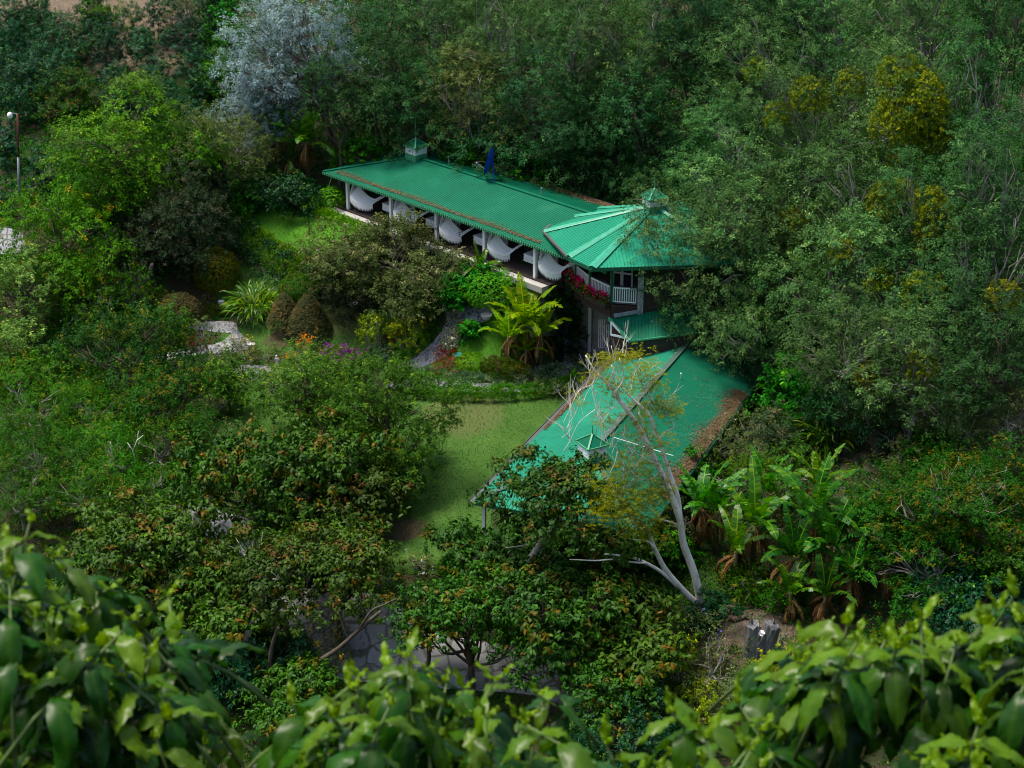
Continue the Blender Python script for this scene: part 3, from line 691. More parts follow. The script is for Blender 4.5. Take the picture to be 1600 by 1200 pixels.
# leaf: (length, width); twl twig length; dens twigs per square metre of clump surface; lpt leaves per twig
SP = {
 'feather': dict(mat=leafmat('leaf_feather', (.020,.052,.020), (.084,.165,.066), (.19,.30,.12)), leaf=(.18,.060), twl=.75, dens=4.0, lpt=24, lobes=20, lobr=.28, lz=.85, arch=.35, droop=.2, new=.25, up=.5, bark='bark_grey'),
 'feather_dark': dict(mat=leafmat('leaf_feather_dark', (.010,.036,.014), (.042,.105,.040), (.10,.19,.075)), leaf=(.19,.065), twl=.75, dens=4.0, lpt=23, lobes=19, lobr=.29, lz=.85, arch=.35, droop=.2, new=.2, up=.5, bark='bark'),
 'olive': dict(mat=leafmat('leaf_olive', (.030,.055,.020), (.115,.15,.055), (.20,.22,.09)), leaf=(.15,.065), twl=.6, dens=5.5, lpt=19, lobes=18, lobr=.34, lz=.8, arch=.2, droop=.2, new=.15, up=.4, bark='bark_grey'),
 'silver': dict(mat=leafmat('leaf_silver', (.10,.15,.155), (.24,.31,.335), (.34,.42,.45)), leaf=(.20,.07), twl=.8, dens=4, lpt=24, lobes=17, lobr=.30, lz=.9, arch=.35, droop=.3, new=.2, up=.6, bark='bark_red'),
 'bright': dict(mat=leafmat('leaf_bright', (.022,.085,.008), (.085,.24,.016), (.17,.36,.03)), leaf=(.19,.085), twl=.8, dens=3.8, lpt=23, lobes=16, lobr=.33, lz=.85, arch=.5, droop=.5, new=.25, up=.3, bark='bark'),
 'tassel': dict(mat=leafmat('leaf_tassel', (.028,.085,.010), (.085,.20,.022), (.36,.17,.03)), leaf=(.18,.075), twl=.7, dens=3.6, lpt=22, lobes=14, lobr=.33, lz=.85, arch=.6, droop=.6, new=.14, up=.25, bark='bark'),
 'dusky': dict(mat=leafmat('leaf_dusky', (.012,.028,.012), (.050,.075,.038), (.13,.10,.065)), leaf=(.16,.075), twl=.6, dens=6.5, lpt=20, lobes=16, lobr=.34, lz=.8, arch=.3, droop=.3, new=.25, up=.3, bark='bark'),
 'magnolia': dict(mat=leafmat('leaf_magnolia', (.020,.036,.012), (.080,.100,.038), (.20,.185,.10)), leaf=(.16,.075), twl=.6, dens=6.5, lpt=20, lobes=24, lobr=.28, lz=.8, arch=.3, droop=.3, new=.3, up=.4, bark='bark'),
 'round': dict(mat=leafmat('leaf_round', (.020,.055,.012), (.075,.145,.035), (.20,.29,.07)), leaf=(.15,.07), twl=.5, dens=9, lpt=20, lobes=24, lobr=.33, lz=.9, arch=.15, droop=.1, new=.2, up=.5, bark='bark'),
 'goldtip': dict(mat=leafmat('leaf_goldtip', (.012,.045,.012), (.045,.11,.030), (.23,.20,.045)), leaf=(.14,.07), twl=.5, dens=8, lpt=19, lobes=20, lobr=.27, lz=.9, arch=.1, droop=.1, new=.3, up=.5, bark='bark'),
 'bronze': dict(mat=leafmat('leaf_bronze', (.012,.040,.007), (.055,.118,.016), (.13,.062,.014), spec=.2), leaf=(.27,.125), twl=.55, dens=3.8, lpt=14, lobes=24, lobr=.26, lz=.36, arch=.1, droop=.75, new=.22, up=.8, bark='bark', kind='hex', flat=True),
 'bronze_fine': dict(mat=leafmat('leaf_bronze_fine', (.016,.044,.010), (.042,.105,.020), (.13,.075,.018)), leaf=(.17,.08), twl=.5, dens=8, lpt=15, lobes=24, lobr=.28, lz=.34, arch=.1, droop=.5, new=.42, up=.8, bark='bark', flat=True),
 'pale': dict(mat=leafmat('leaf_pale', (.045,.095,.028), (.17,.26,.085), (.36,.44,.16)), leaf=(.17,.075), twl=.5, dens=8, lpt=18, lobes=18, lobr=.32, lz=.9, arch=.1, droop=0, new=.45, up=.8, bark='bark'),
 'thicket': dict(mat=leafmat('leaf_thicket', (.022,.075,.010), (.062,.150,.024), (.18,.14,.04)), leaf=(.15,.06), twl=.6, dens=6.5, lpt=18, lobes=20, lobr=.28, lz=.8, arch=.2, droop=.2, new=.16, up=.5, bark='bark_grey'),
 'coffee': dict(mat=leafmat('leaf_coffee', (.006,.032,.014), (.026,.085,.036), (.09,.18,.03), spec=.2, rough=.5), leaf=(.17,.08), twl=.5, dens=6, lpt=18, lobes=14, lobr=.36, lz=.9, arch=.2, droop=.4, new=.12, up=.2, bark='bark'),
 'lush': dict(mat=leafmat('leaf_lush', (.010,.055,.010), (.045,.17,.018), (.12,.28,.03)), leaf=(.22,.10), twl=.5, dens=6, lpt=17, lobes=15, lobr=.34, lz=.9, arch=.2, droop=.3, new=.2, up=.4, bark='bark'),
 'mistletoe': dict(mat=leafmat('leaf_mistletoe', (.05,.09,.006), (.17,.21,.012), (.30,.29,.02)), leaf=(.17,.06), twl=.4, dens=18, lpt=12, lobes=0, lobr=1, lz=1, arch=.2, droop=.3, new=.3, up=.4, bark='bark'),
 'clipped': dict(mat=leafmat('leaf_clipped', (.020,.050,.010), (.060,.12,.028), (.16,.10,.045)), leaf=(.085,.045), twl=.14, dens=130, lpt=8, lobes=0, lobr=1, lz=1, arch=0, droop=0, new=.3, up=.1, bark='bark'),
 'clip_rust': dict(mat=leafmat('leaf_clip_rust', (.030,.040,.016), (.085,.085,.040), (.19,.11,.065)), leaf=(.085,.045), twl=.14, dens=130, lpt=8, lobes=0, lobr=1, lz=1, arch=0, droop=0, new=.4, up=.1, bark='bark'),
 'clip_gold': dict(mat=leafmat('leaf_clip_gold', (.05,.085,.010), (.14,.18,.020), (.28,.16,.03)), leaf=(.10,.05), twl=.2, dens=80, lpt=9, lobes=0, lobr=1, lz=1, arch=0, droop=0, new=.4, up=.2, bark='bark'),
 'hedge': dict(mat=leafmat('leaf_hedge', (.030,.11,.008), (.10,.27,.018), (.18,.36,.03)), leaf=(.12,.055), twl=.2, dens=60, lpt=8, lobes=0, lobr=1, lz=1, arch=0, droop=0, new=.2, up=.3, bark='bark'),
 'silvery': dict(mat=leafmat('leaf_silvery', (.07,.12,.065), (.18,.26,.15), (.32,.40,.26)), leaf=(.13,.04), twl=.22, dens=60, lpt=8, lobes=0, lobr=1, lz=1, arch=0, droop=0, new=.3, up=.4, bark='bark'),
 'scrub': dict(mat=leafmat('leaf_scrub', (.035,.060,.022), (.12,.15,.065), (.24,.22,.13)), leaf=(.13,.05), twl=.5, dens=3.2, lpt=11, lobes=14, lobr=.32, lz=.9, arch=.2, droop=.1, new=.2, up=.6, bark='bark_grey'),
 'yellow': dict(mat=leafmat('leaf_yellow', (.07,.13,.006), (.22,.31,.012), (.45,.44,.03)), leaf=(.13,.06), twl=.4, dens=6, lpt=15, lobes=14, lobr=.33, lz=.8, arch=.1, droop=0, new=.4, up=.7, bark='bark_grey'),
 'red': dict(mat=leafmat('leaf_reddish', (.06,.035,.02), (.17,.07,.05), (.36,.05,.08)), leaf=(.11,.05), twl=.25, dens=16, lpt=9, lobes=9, lobr=.42, lz=.8, arch=0, droop=0, new=.3, up=.5, bark='bark'),
}
def flowers(name, c, c2, dens=.5):
    return leafmat('petal_'+name, c, c2, c2, trans=.3, rough=.6, vvar=.2)
FL = {'purple': flowers('purple', (.22,.02,.30), (.42,.06,.52)), 'red': flowers('red', (.45,.02,.03), (.7,.04,.06)), 'pink': flowers('pink', (.55,.03,.16), (.8,.12,.30)),
      'orange': flowers('orange', (.60,.17,.01), (.85,.36,.03)), 'white': flowers('white', (.7,.65,.68), (.85,.82,.85)), 'blue': flowers('blue', (.16,.20,.55), (.32,.36,.75)),
      'yellow': flowers('yellow', (.65,.42,.02), (.85,.62,.05)), 'mauve': flowers('mauve', (.45,.30,.50), (.60,.42,.62))}

def gen_twigs(rng, R, az, st, shape='ellipsoid'):
    """twig bases p, axes a, height fraction, lobe ids; lobe centres for the limbs"""
    Rv = np.array([R, R, R*az])
    def sph(n, zmin=-1.0):
        z = rng.uniform(zmin, 1, n); a = rng.uniform(0, 2*pi, n); r = np.sqrt(1-z*z)
        return np.stack([r*np.cos(a), r*np.sin(a), z], 1)
    if st['lobes'] == 0:                              # one clipped body
        n = int(st['dens']*4*pi*R*R*max(az, .5)*.75)
        if shape == 'cone':
            z = rng.uniform(0, 1, n)**.8; zz = z*2-1
            rr = np.clip(1-z, 0, 1)**.72*np.clip(z*5+.62, 0, 1)
            a = rng.uniform(0, 2*pi, n); rr = rr*rng.uniform(.9, 1, n)
            p = np.stack([rr*np.cos(a), rr*np.sin(a), zz], 1); ax = unit(np.stack([np.cos(a), np.sin(a), np.full(n, .7)], 1))
        else:
            p = sph(n, -.6); ax = p.copy(); bumpy = 1+.05*np.sin(p[:, 0]*7+R*9)*np.sin(p[:, 1]*6+3)
            p = p*rng.uniform(.9, 1.0, n)[:, None]*bumpy[:, None]
        return p*Rv, ax, np.zeros(n, int), np.clip(p[:, 2]*.5+.5, 0, 1), np.zeros((1, 3)), np.array([R])
    K = st['lobes']
    K = max(5, int(K*min(1.5, max(.5, (R/4.0)**.6))))
    if st.get('flat'):
        a = rng.uniform(0, 2*pi, K); rr = np.sqrt(rng.uniform(.02, 1, K))*.78
        tier = rng.integers(0, 3, K); rr = rr*np.array([1, .95, .62])[tier]; zz = np.array([-.55, .05, .62])[tier]+rng.uniform(-.12, .12, K)
        c = np.stack([rr*np.cos(a), rr*np.sin(a), zz], 1)
    else:
        c = sph(K, -.75)*rng.uniform(.42, .78, K)[:, None]
    lr = R*st['lobr']*rng.uniform(.7, 1.3, K)*(4.0/max(K, 4))**.0
    c = c*Rv
    if not st.get('flat'):
        c = np.concatenate([c, [[0, 0, 0]]]); lr = np.append(lr, R*.5)
    P_, A_, L_ = [], [], []
    tuft = st.get('tuft', .42)*min(1.25, .45+R*.22)
    for k in range(len(c)):
        lz = st['lz'] if st.get('flat') else min(1.0, st['lz']*max(az, .6))
        area = 4*pi*lr[k]**2*(.5+.5*st['lz']); 
        if k == K: area *= .35
        m = max(4, int(area*.62/(tuft*tuft*1.6)))          # tufts on the clump
        u = sph(m, -.75); rad = rng.uniform(.78, 1.05, m)*(1+.16*np.sin(u[:, 0]*5+k)*np.cos(u[:, 1]*4+2*k+u[:, 2]*3))
        q = c[k]+u*(rad*lr[k])[:, None]*np.array([1, 1, lz])
        nt = max(3, int(area*st['dens']/m)); i = np.repeat(np.arange(m), nt); n = len(i)
        v = sph(n, -.5); tr_ = tuft*rng.uniform(.6, 1.2, m)[i]*rng.uniform(.35, 1, n)**.5
        q2 = q[i]+v*tr_[:, None]*np.array([1, 1, .5 if st.get('flat') else .75])
        P_.append(q2); A_.append(unit(u[i]*.55+v*.75+np.array([0, 0, st['up']*.8])+rng.normal(0, .18, (n, 3)))); L_.append(np.full(n, k))
    p = np.concatenate(P_); ax = np.concatenate(A_); lid = np.concatenate(L_)
    keep = np.ones(len(p), bool)
    for k in range(len(c)):                          # drop twigs buried deep in a neighbour
        dd = np.linalg.norm((p-c[k])/np.array([1, 1, st['lz'] if st.get('flat') else 1]), axis=1)
        keep &= ~((dd < .5*lr[k]) & (lid != k))
    p = p[keep]; ax = ax[keep]; lid = lid[keep]
    lo_, hi_ = np.percentile(p, 3, axis=0), np.percentile(p, 97, axis=0); mid_ = (lo_+hi_)/2; p = p-mid_; c = c-mid_; ex = (hi_-lo_)/2; rxy = R*.98/max(ex[0], ex[1]); rzz = R*az*.96/ex[2]
    k3 = np.array([rxy, rxy, rzz]); p = p*k3; c = c*k3
    hf = np.clip(p[:, 2]/(R*az)*.5+.5, 0, 1)
    return p, ax, lid, hf, c, lr
def gen_crown(name, sp, R, az, seed, shape='ellipsoid', dm=1.0):
    st = SP[sp]; rng = np.random.default_rng(seed)
    if dm != 1.0: st = dict(st, dens=st['dens']*dm)
    p, ax, lid, hf, c, lr = gen_twigs(rng, R, az, st, shape)
    n = len(p); K = st['lpt']; N = n*K
    tw = rng.uniform(0, 1, n); lobt = rng.uniform(0, 1, len(c)+1)
    tl = st['twl']*rng.uniform(.6, 1.3, n)*min(1, .45+R*.2)
    i = np.repeat(np.arange(n), K); s = np.tile(np.linspace(0.05, 1, K), n)+rng.uniform(-.08, .08, N)
    rnd = rng.normal(0, 1, (N, 3))
    # local per-shoot offset around the twig
    off = rnd*(tl[i]*.13)[:, None]
    pos = p[i]+ax[i]*(s*tl[i])[:, None]+off; pos[:, 2] -= st['arch']*(s**2)*tl[i]
    axd = ax[i].copy(); axd[:, 2] -= 2*st['arch']*s
    # leaves lie like shingles on the tuft: their faces look outwards and up
    nn = unit(ax[i]*1.0+np.array([0, 0, .55])+rng.normal(0, .42, (N, 3)))
    d = unit(axd)*.55+rng.normal(0, .7, (N, 3))+np.array([0, 0, -st['droop']])
    d = unit(d-nn*(d*nn).sum(1)[:, None]*.75)
    side = unit(np.cross(d, nn))
    L = st['leaf'][0]*rng.uniform(.65, 1.25, N); Wd = st['leaf'][1]*rng.uniform(.75, 1.2, N)
    patchy = np.clip(.5+1.4*np.sin(p[:, 0]*2.2+seed)*np.sin(p[:, 1]*2.0+1.3)*np.cos(p[:, 2]*2.5), 0, 2)
    new = (rng.uniform(0, 1, n) < st['new']*(.35+1.1*hf)*patchy)[i]*np.clip(s*1.5-.35, 0, 1)*rng.uniform(.5, 1, N)  # new growth; its bias upwards also paints pale highlights on crown tops
    g = np.clip(.12+.30*lobt[lid][i]+.35*tw[i]+.38*hf[i]*0+rng.uniform(-.1, .25, N), 0, 1)
    tint = np.stack([new, g, rng.uniform(0, 1, N)], 1)
    me = leaves_mesh(name, st['mat'], pos, d, side, L, Wd, tint, st.get('kind', 'quad'), .35 if st.get('kind') == 'hex' else .2)
    return me, c, lr, p
CACHE = {}
RC = [.5, .75, 1.1, 1.6, 2.3, 3.2, 4.4, 6.0]
AC = [.4, .65, 1.0, 1.45]
NV = {'feather': 3, 'feather_dark': 3}
def crown_for(sp, R, rz, var=0, shape='ellipsoid', dm=1.0):
    r = min(RC, key=lambda a: abs(math.log(a/R))); az0 = rz/R
    a = min(AC, key=lambda q: abs(math.log(q/az0)))
    var = var % NV.get(sp, 2)
    key = (sp, r, a, var, shape, dm)
    if key not in CACHE:
        CACHE[key] = gen_crown('foliage_'+sp, sp, r, a, hash_((sp, r, a, var)), shape, dm)
    me, c, lr, tp = CACHE[key]
    return me, c, lr, tp, R/r, rz/(r*a)
def hash_(t):
    s = 7
    for ch in repr(t): s = (s*131+ord(ch)) % 1000003
    return s
def curve(a, b, rng, wob=.12, n=6, sag=0.0):
    a = np.array(a, float); b = np.array(b, float); L = np.linalg.norm(b-a); o = rng.normal(0, wob*L, 3); o2 = rng.normal(0, wob*L*.5, 3)
    t = np.linspace(0, 1, n)[:, None]
    return a+(b-a)*t+o*(4*t*(1-t))*.5+o2*np.sin(t*2*pi)+np.array([0, 0, sag*L])*(4*t*(1-t))
def make_trunk(name, mat, parent, H, c, lr, sx, sz, rz, rad, rng, fork=.45, lean=(0, 0), tp=None, zbot=0.0):
    """trunk from the ground (thing origin) to the crown centre at height H, limbs to the clumps"""
    mb = MB(); ca, sa = cos(rz), sin(rz)
    ctr = np.array([lean[0], lean[1], H])
    def tr(q):
        x, y, z = q[0]*sx, q[1]*sx, q[2]*sz
        return np.array([x*ca-y*sa, x*sa+y*ca, z])+ctr
    fz = max(.15*H, H*fork)
    base = np.array([0, 0, -.4]); fk = np.array([lean[0]*.5, lean[1]*.5, fz])
    tpts = curve(base, fk, rng, .05, 6)
    rr = [rad*1.35, rad*1.02, rad*.94, rad*.88, rad*.84, rad*.8]
    mb.tube(tpts, rr, 9)
    top = curve(fk, tr((0, 0, .25*np.abs(c[:, 2]).max())), rng, .08, 5)
    mb.tube(top, [rad*.75, rad*.62, rad*.5, rad*.36, rad*.22], 7, False)
    for k in range(len(c)):
        e = tr(c[k]); f = rng.uniform(0, .75)
        s0 = top[int(f*4)] if f > .15 else fk-np.array([0, 0, .02])
        l = np.linalg.norm(e-s0)
        if l < .3: continue
        q = curve(s0, e, rng, .10, 6, -.05)
        r0 = min(rad*.5, .03+.02*l+rad*.12)
        mb.tube(q, [r0, r0*.8, r0*.65, r0*.5, r0*.38, r0*.25], 6, False)
        for j in range(4):                            # secondary limbs
            u = rng.normal(0, 1, 3); u[2] = abs(u[2])*.6; u /= np.linalg.norm(u)
            e2 = e+u*lr[k]*sx*.85; st_ = q[rng.integers(2, 5)]
            q2 = curve(st_, e2, rng, .14, 4); mb.tube(q2, [r0*.4, r0*.3, r0*.2, r0*.10], 4, False)
    return mb.build(name, mat, parent, smooth=True)
COUNT = [0]
def flower_mesh(sp_col, tp, sx, sz, seed, frac, size=.12, top=True):
    rng = np.random.default_rng(seed)
    z = tp[:, 2]; m = rng.uniform(0, 1, len(tp)) < frac*np.clip((z-z.min())/(np.ptp(z)+1e-6)*1.6-.1 if top else 1, 0, 1)
    # flowers come in patches
    ph = rng.uniform(0, 6, 3); m &= (np.sin(tp[:, 0]*2.1+ph[0])+np.sin(tp[:, 1]*2.3+ph[1])+np.sin(z*2+ph[2])) > -.4
    q = tp[m]
    if len(q) < 3: q = tp[:3]
    q = q+unit(q)*.26
    K = 6; i = np.repeat(np.arange(len(q)), K); N = len(i)
    pos = q[i]+rng.normal(0, size*.6, (N, 3)); d = unit(rng.normal(0, 1, (N, 3))+np.array([0, 0, .5])); side = unit(np.cross(d, rng.normal(0, 1, (N, 3))))
    return leaves_mesh('flowers', FL[sp_col], pos, d, side, size*rng.uniform(.6, 1.2, N), size*.8*rng.uniform(.6, 1.2, N), rng.uniform(0, 1, (N, 3)))
def plant(kind, sp, px, py, rx, ry, hc, label, cat='tree', group=None, shape='ellipsoid', trunk=True, tr=None, fork=.45, lean=0, depth=0, flower=None, ff=.3, fs=.12, dm=1.0, leanto=None, mist=None, bark=None):
    """plant whose crown is centred on photo pixel (px,py), rx x ry pixels half size, centre hc metres above its ground"""
    COUNT[0] += 1; seed = hash_((kind, px, py)); rng = np.random.default_rng(seed)
    c = hit(px, py, hc)
    if depth:
        c = PY(px, py, c.y+depth); hc = c.z-ht(c.x, c.y)
    m = mpp(c.y, c.z); R = rx*m; hp = ry*m
    dep = atan2(HC-c.z, c.y)
    rz_ = sqrt(max(hp*hp-(R*sin(dep))**2, (.38*R*cos(dep))**2))/cos(dep)
    if shape == 'cone': rz_ = hp*.93
    gx, gy = c.x-lean*m, c.y
    g = ht(gx, gy)
    root = thing(kind, (gx, gy, g), label, cat, group)
    rz = rng.uniform(0, 2*pi)
    me, cc, lr, tp, sx, sz = crown_for(sp, R, rz_, int(rng.integers(0, 3)), shape, dm)
    o = link('crown' if trunk else 'foliage', me, root)
    loc = (c.x-gx, c.y-gy, c.z-g)
    o.location = loc; o.scale = (sx, sx, sz); o.rotation_euler = (0, 0, rz)
    if flower:
        f = link('flowers', flower_mesh(flower, tp, sx, sz, seed, ff, fs), root); f['kind'] = 'stuff'; f.location = loc; f.scale = (sx, sx, sz); f.rotation_euler = (0, 0, rz)
    if trunk:
        rad = tr or max(.04, .05+R*.045)
        make_trunk('trunk', M[bark or SP[sp]['bark']], root, loc[2], cc, lr, sx, sz, rz, rad, rng, fork, lean=(loc[0], loc[1]))
    for (qx, qy, qr) in (mist or []):
        q = PY(qx, qy, c.y-R*.62); me2, _, _, _, s2, s3 = crown_for('mistletoe', qr*m, qr*m*1.1, int(rng.integers(0, 2)))
        k = link('mistletoe', me2, root); k.location = (q.x-gx, q.y-gy, q.z-g); k.scale = (s2, s2, s3); k.rotation_euler = (0, 0, rng.uniform(0, 6))
        k['label'] = 'yellow-green mistletoe clump in the crown'
    return root

# ---- long strips: hedges, edging plants
def strip(kind, sp, pts, width, height, label, cat='hedge', flower=None, ff=.2, dm=1.0, up=.0, group=None, fs=.1):
    """clipped or loose strip along photo pixels on the ground"""
    st = SP[sp]; rng = np.random.default_rng(hash_((kind, pts[0])))
    W_ = [hit(*p) for p in pts]; o0 = W_[0]
    root = thing(kind, (o0.x, o0.y, ht(o0.x, o0.y)), label, cat, group)
    Q = np.array([[p.x, p.y] for p in W_]); seg = np.linalg.norm(np.diff(Q, axis=0), axis=1); cum = np.append(0, np.cumsum(seg)); Lt = cum[-1]
    n = int(st['dens']*dm*Lt*(2*height+width)) if st['lobes'] == 0 else int(16*dm*Lt*(2*height+width))
    s = rng.uniform(0, Lt, n); x = np.interp(s, cum, Q[:, 0]); y = np.interp(s, cum, Q[:, 1])
    k = np.clip(np.searchsorted(cum, s)-1, 0, len(seg)-1); T_ = np.diff(Q, axis=0)[k]/seg[k][:, None]; Nn = np.stack([-T_[:, 1], T_[:, 0]], 1)
    a = rng.uniform(0, pi, n); rr = rng.uniform(.86, 1.03, n)*(1+.10*np.sin(s*2.3)+.07*np.sin(s*5.1+1))
    cu = np.sign(np.cos(a))*np.abs(np.cos(a))**.6; su = np.abs(np.sin(a))**.6
    x = x+Nn[:, 0]*cu*width/2*rr; y = y+Nn[:, 1]*cu*width/2*rr; z = hts(x, y)+su*height*rr+up
    p = np.stack([x, y, z], 1); ax = unit(np.stack([Nn[:, 0]*cu, Nn[:, 1]*cu, su+.2], 1)+rng.normal(0, .2, (n, 3)))
    K = st['lpt'] if st['lobes'] == 0 else 8
    i = np.repeat(np.arange(n), K); N = len(i); sg = np.tile(np.linspace(0, 1, K), n); tl = min(st['twl'], .35)*rng.uniform(.6, 1.4, n)
    pos = p[i]+ax[i]*(sg*tl[i])[:, None]+rng.normal(0, .05, (N, 3))
    d = unit(ax[i]*.7+rng.normal(0, .5, (N, 3))); side = unit(np.cross(d, np.array([0, 0, 1.0])+rng.normal(0, .5, (N, 3))))
    tw = rng.uniform(0, 1, n)
    tint = np.stack([(rng.uniform(0, 1, n) < st['new'])[i]*sg, np.clip(.2+.5*tw[i]+rng.uniform(-.1, .3, N), 0, 1), rng.uniform(0, 1, N)], 1)
    l0 = np.array([o0.x, o0.y, ht(o0.x, o0.y)])
    link('foliage', leaves_mesh('foliage', st['mat'], pos-l0, d, side, st['leaf'][0]*rng.uniform(.7, 1.3, N), st['leaf'][1]*rng.uniform(.7, 1.3, N), tint), root)
    if flower:
        m = rng.uniform(0, 1, n) < ff; m &= np.sin(s*1.7+rng.uniform(0, 6)) > -.3; q = p[m]-l0
        i = np.repeat(np.arange(len(q)), 5); N = len(i)
        if N: 
            d = unit(rng.normal(0, 1, (N, 3))); sd2 = unit(np.cross(d, rng.normal(0, 1, (N, 3))))
            fl_ = link('flowers', leaves_mesh('flowers', FL[flower], q[i]+rng.normal(0, fs*.6, (N, 3))+np.array([0, 0, .08]), d, sd2, np.full(N, fs), np.full(N, fs*.8), rng.uniform(0, 1, (N, 3))), root); fl_['kind'] = 'stuff'
    return root

# ---- banana plants and strap-leaved clumps
M['banana'] = leafmat('leaf_banana', (.020,.075,.014), (.068,.185,.030), (.24,.35,.06), trans=.35, rough=.4, spec=.45)
M['banana_gold'] = leafmat('leaf_banana_gold', (.050,.13,.014), (.17,.31,.03), (.50,.44,.07), trans=.35, rough=.45)
M['banana_dark'] = leafmat('leaf_banana_dark', (.014,.060,.014), (.046,.130,.040), (.17,.26,.06), trans=.3, rough=.4)
M['deadleaf'] = leafmat('dead_banana_leaf', (.07,.04,.022), (.19,.12,.07), (.28,.19,.11), trans=.1, rough=.9, spec=.1)
M['strap'] = leafmat('leaf_strap', (.022,.10,.012), (.085,.26,.025), (.36,.44,.06), trans=.3, rough=.4, spec=.5)
def big_leaf(V, Fc, T, base, az, el, L, Wd, curl, rng, rag=.25, tint=.4, strips=26):
    """banana leaf: arching midrib, blade torn into strips"""
    d = np.array([cos(az)*cos(el), sin(az)*cos(el), sin(el)]); p = np.array(base, float); st = L/strips
    side = np.array([-sin(az), cos(az), 0]); e = el
    pts = []
    for i in range(strips+1):
        pts.append((p.copy(), e)); e -= curl/strips*(.4+1.6*i/strips)
        p = p+np.array([cos(az)*cos(e), sin(az)*cos(e), sin(e)])*st
    for sg in (-1, 1):
        gap = 0; hang = rng.uniform(-.2, .3)
        for i in range(int(strips*.12), strips):
            t = (i+.5)/strips; w = Wd*.5*(sin(pi*min(1, (t*.96+.04))**.75)**.55)
            if rng.uniform() < rag: hang = rng.uniform(-.15, .9); gap = rng.uniform(.05, .35)
            else: gap *= .3
            p0, e0 = pts[i]; p1, e1_ = pts[i+1]; p1g = p0+(p1-p0)*(1-gap*.6)
            fwd = (p1-p0)/st
            nz = np.cross(fwd, side); nz = nz if nz[2] > 0 else -nz
            o = (side*sg*cos(hang)+fwd*.28-nz*(sin(hang)*.9)+nz*.10)
            b = len(V); V += [p0, p0+o*w*rng.uniform(.88, 1.03), p1g+o*w*rng.uniform(.88, 1.03), p1g]; Fc.append((b, b+1, b+2, b+3))
            tt = (max(0, rng.normal(.12, .2)) if rng.uniform() < .4 else 0, tint+rng.uniform(-.15, .15), rng.uniform(.2, .8)); T += [tt]*4
    # midrib
    for i in range(strips):
        p0, _ = pts[i]; p1, _ = pts[i+1]; r = .03*(1-i/strips)+.006; b = len(V)
        V += [p0+side*r+np.array([0, 0, .012]), p0-side*r+np.array([0, 0, .012]), p1-side*r+np.array([0, 0, .012]), p1+side*r+np.array([0, 0, .012])]; Fc.append((b, b+1, b+2, b+3)); T += [(.7, .9, .7)]*4
BCACHE = {}
def banana_mesh(var, mat, nl=9, L=2.6, upright=.9):
    key = (var, mat, nl, L, upright)
    if key in BCACHE: return BCACHE[key]
    rng = np.random.default_rng(var*17+nl); V, Fc, T = [], [], []
    for k in range(nl):
        az = k*2.4+rng.uniform(-.3, .3); f = k/nl
        el = 1.45-f*1.05/upright*.9+rng.uniform(-.1, .1)
        big_leaf(V, Fc, T, (cos(az)*.06, sin(az)*.06, -.05-f*.15), az, el, L*rng.uniform(.8, 1.1), L*.25*rng.uniform(.85, 1.15), .35+f*1.15+rng.uniform(0, .4), rng, .42, .3+.4*rng.uniform(), 32)
    lm = npmesh('leaves_banana', np.array(V), np.array(Fc), M[mat], np.array(T))
    V, Fc, T = [], [], []
    for k in range(11):                               # dead leaves hanging down the stem
        az = rng.uniform(0, 6.28); big_leaf(V, Fc, T, (cos(az)*.12, sin(az)*.12, -.10-.5*k/11), az, -.2-rng.uniform(0, .7), L*rng.uniform(.45, .75), L*.12, 1.6, rng, .5, .5, 12)
    dm_ = npmesh('dead_leaves_banana', np.array(V), np.array(Fc), M['deadleaf'], np.array(T))
    BCACHE[key] = (lm, dm_); return BCACHE[key]
M['pseudostem'] = barkmat('banana_stem', (.045,.04,.02), (.16,.15,.07), 4)
def banana(px, py, H, label, mat='banana', nl=9, L=2.6, var=0, upright=.9, group=None, kind='banana_plant', up=None, cat='banana plant'):
    """(px,py) = where the leaves meet the stem; H = height of that point above ground"""
    c = hit(px, py, H); g = ht(c.x, c.y); rng = random.Random(px*7+py)
    root = thing(kind, (c.x, c.y, g), label, cat, group, rng.uniform(0, 6.28))
    lm, dm_ = banana_mesh(var, mat, nl, L, upright)
    o = link('leaves', lm, root, (0, 0, c.z-g)); o = link('dead_leaves', dm_, root, (0, 0, c.z-g))
    mb = MB(); mb.tube([(rng.uniform(-.15,.15), rng.uniform(-.15,.15), -.3), (0, 0, (c.z-g)*.5), (0, 0, c.z-g+.05)], [.17, .14, .09], 9)
    mb.build('stem', M['pseudostem'], root, smooth=True)
    return root
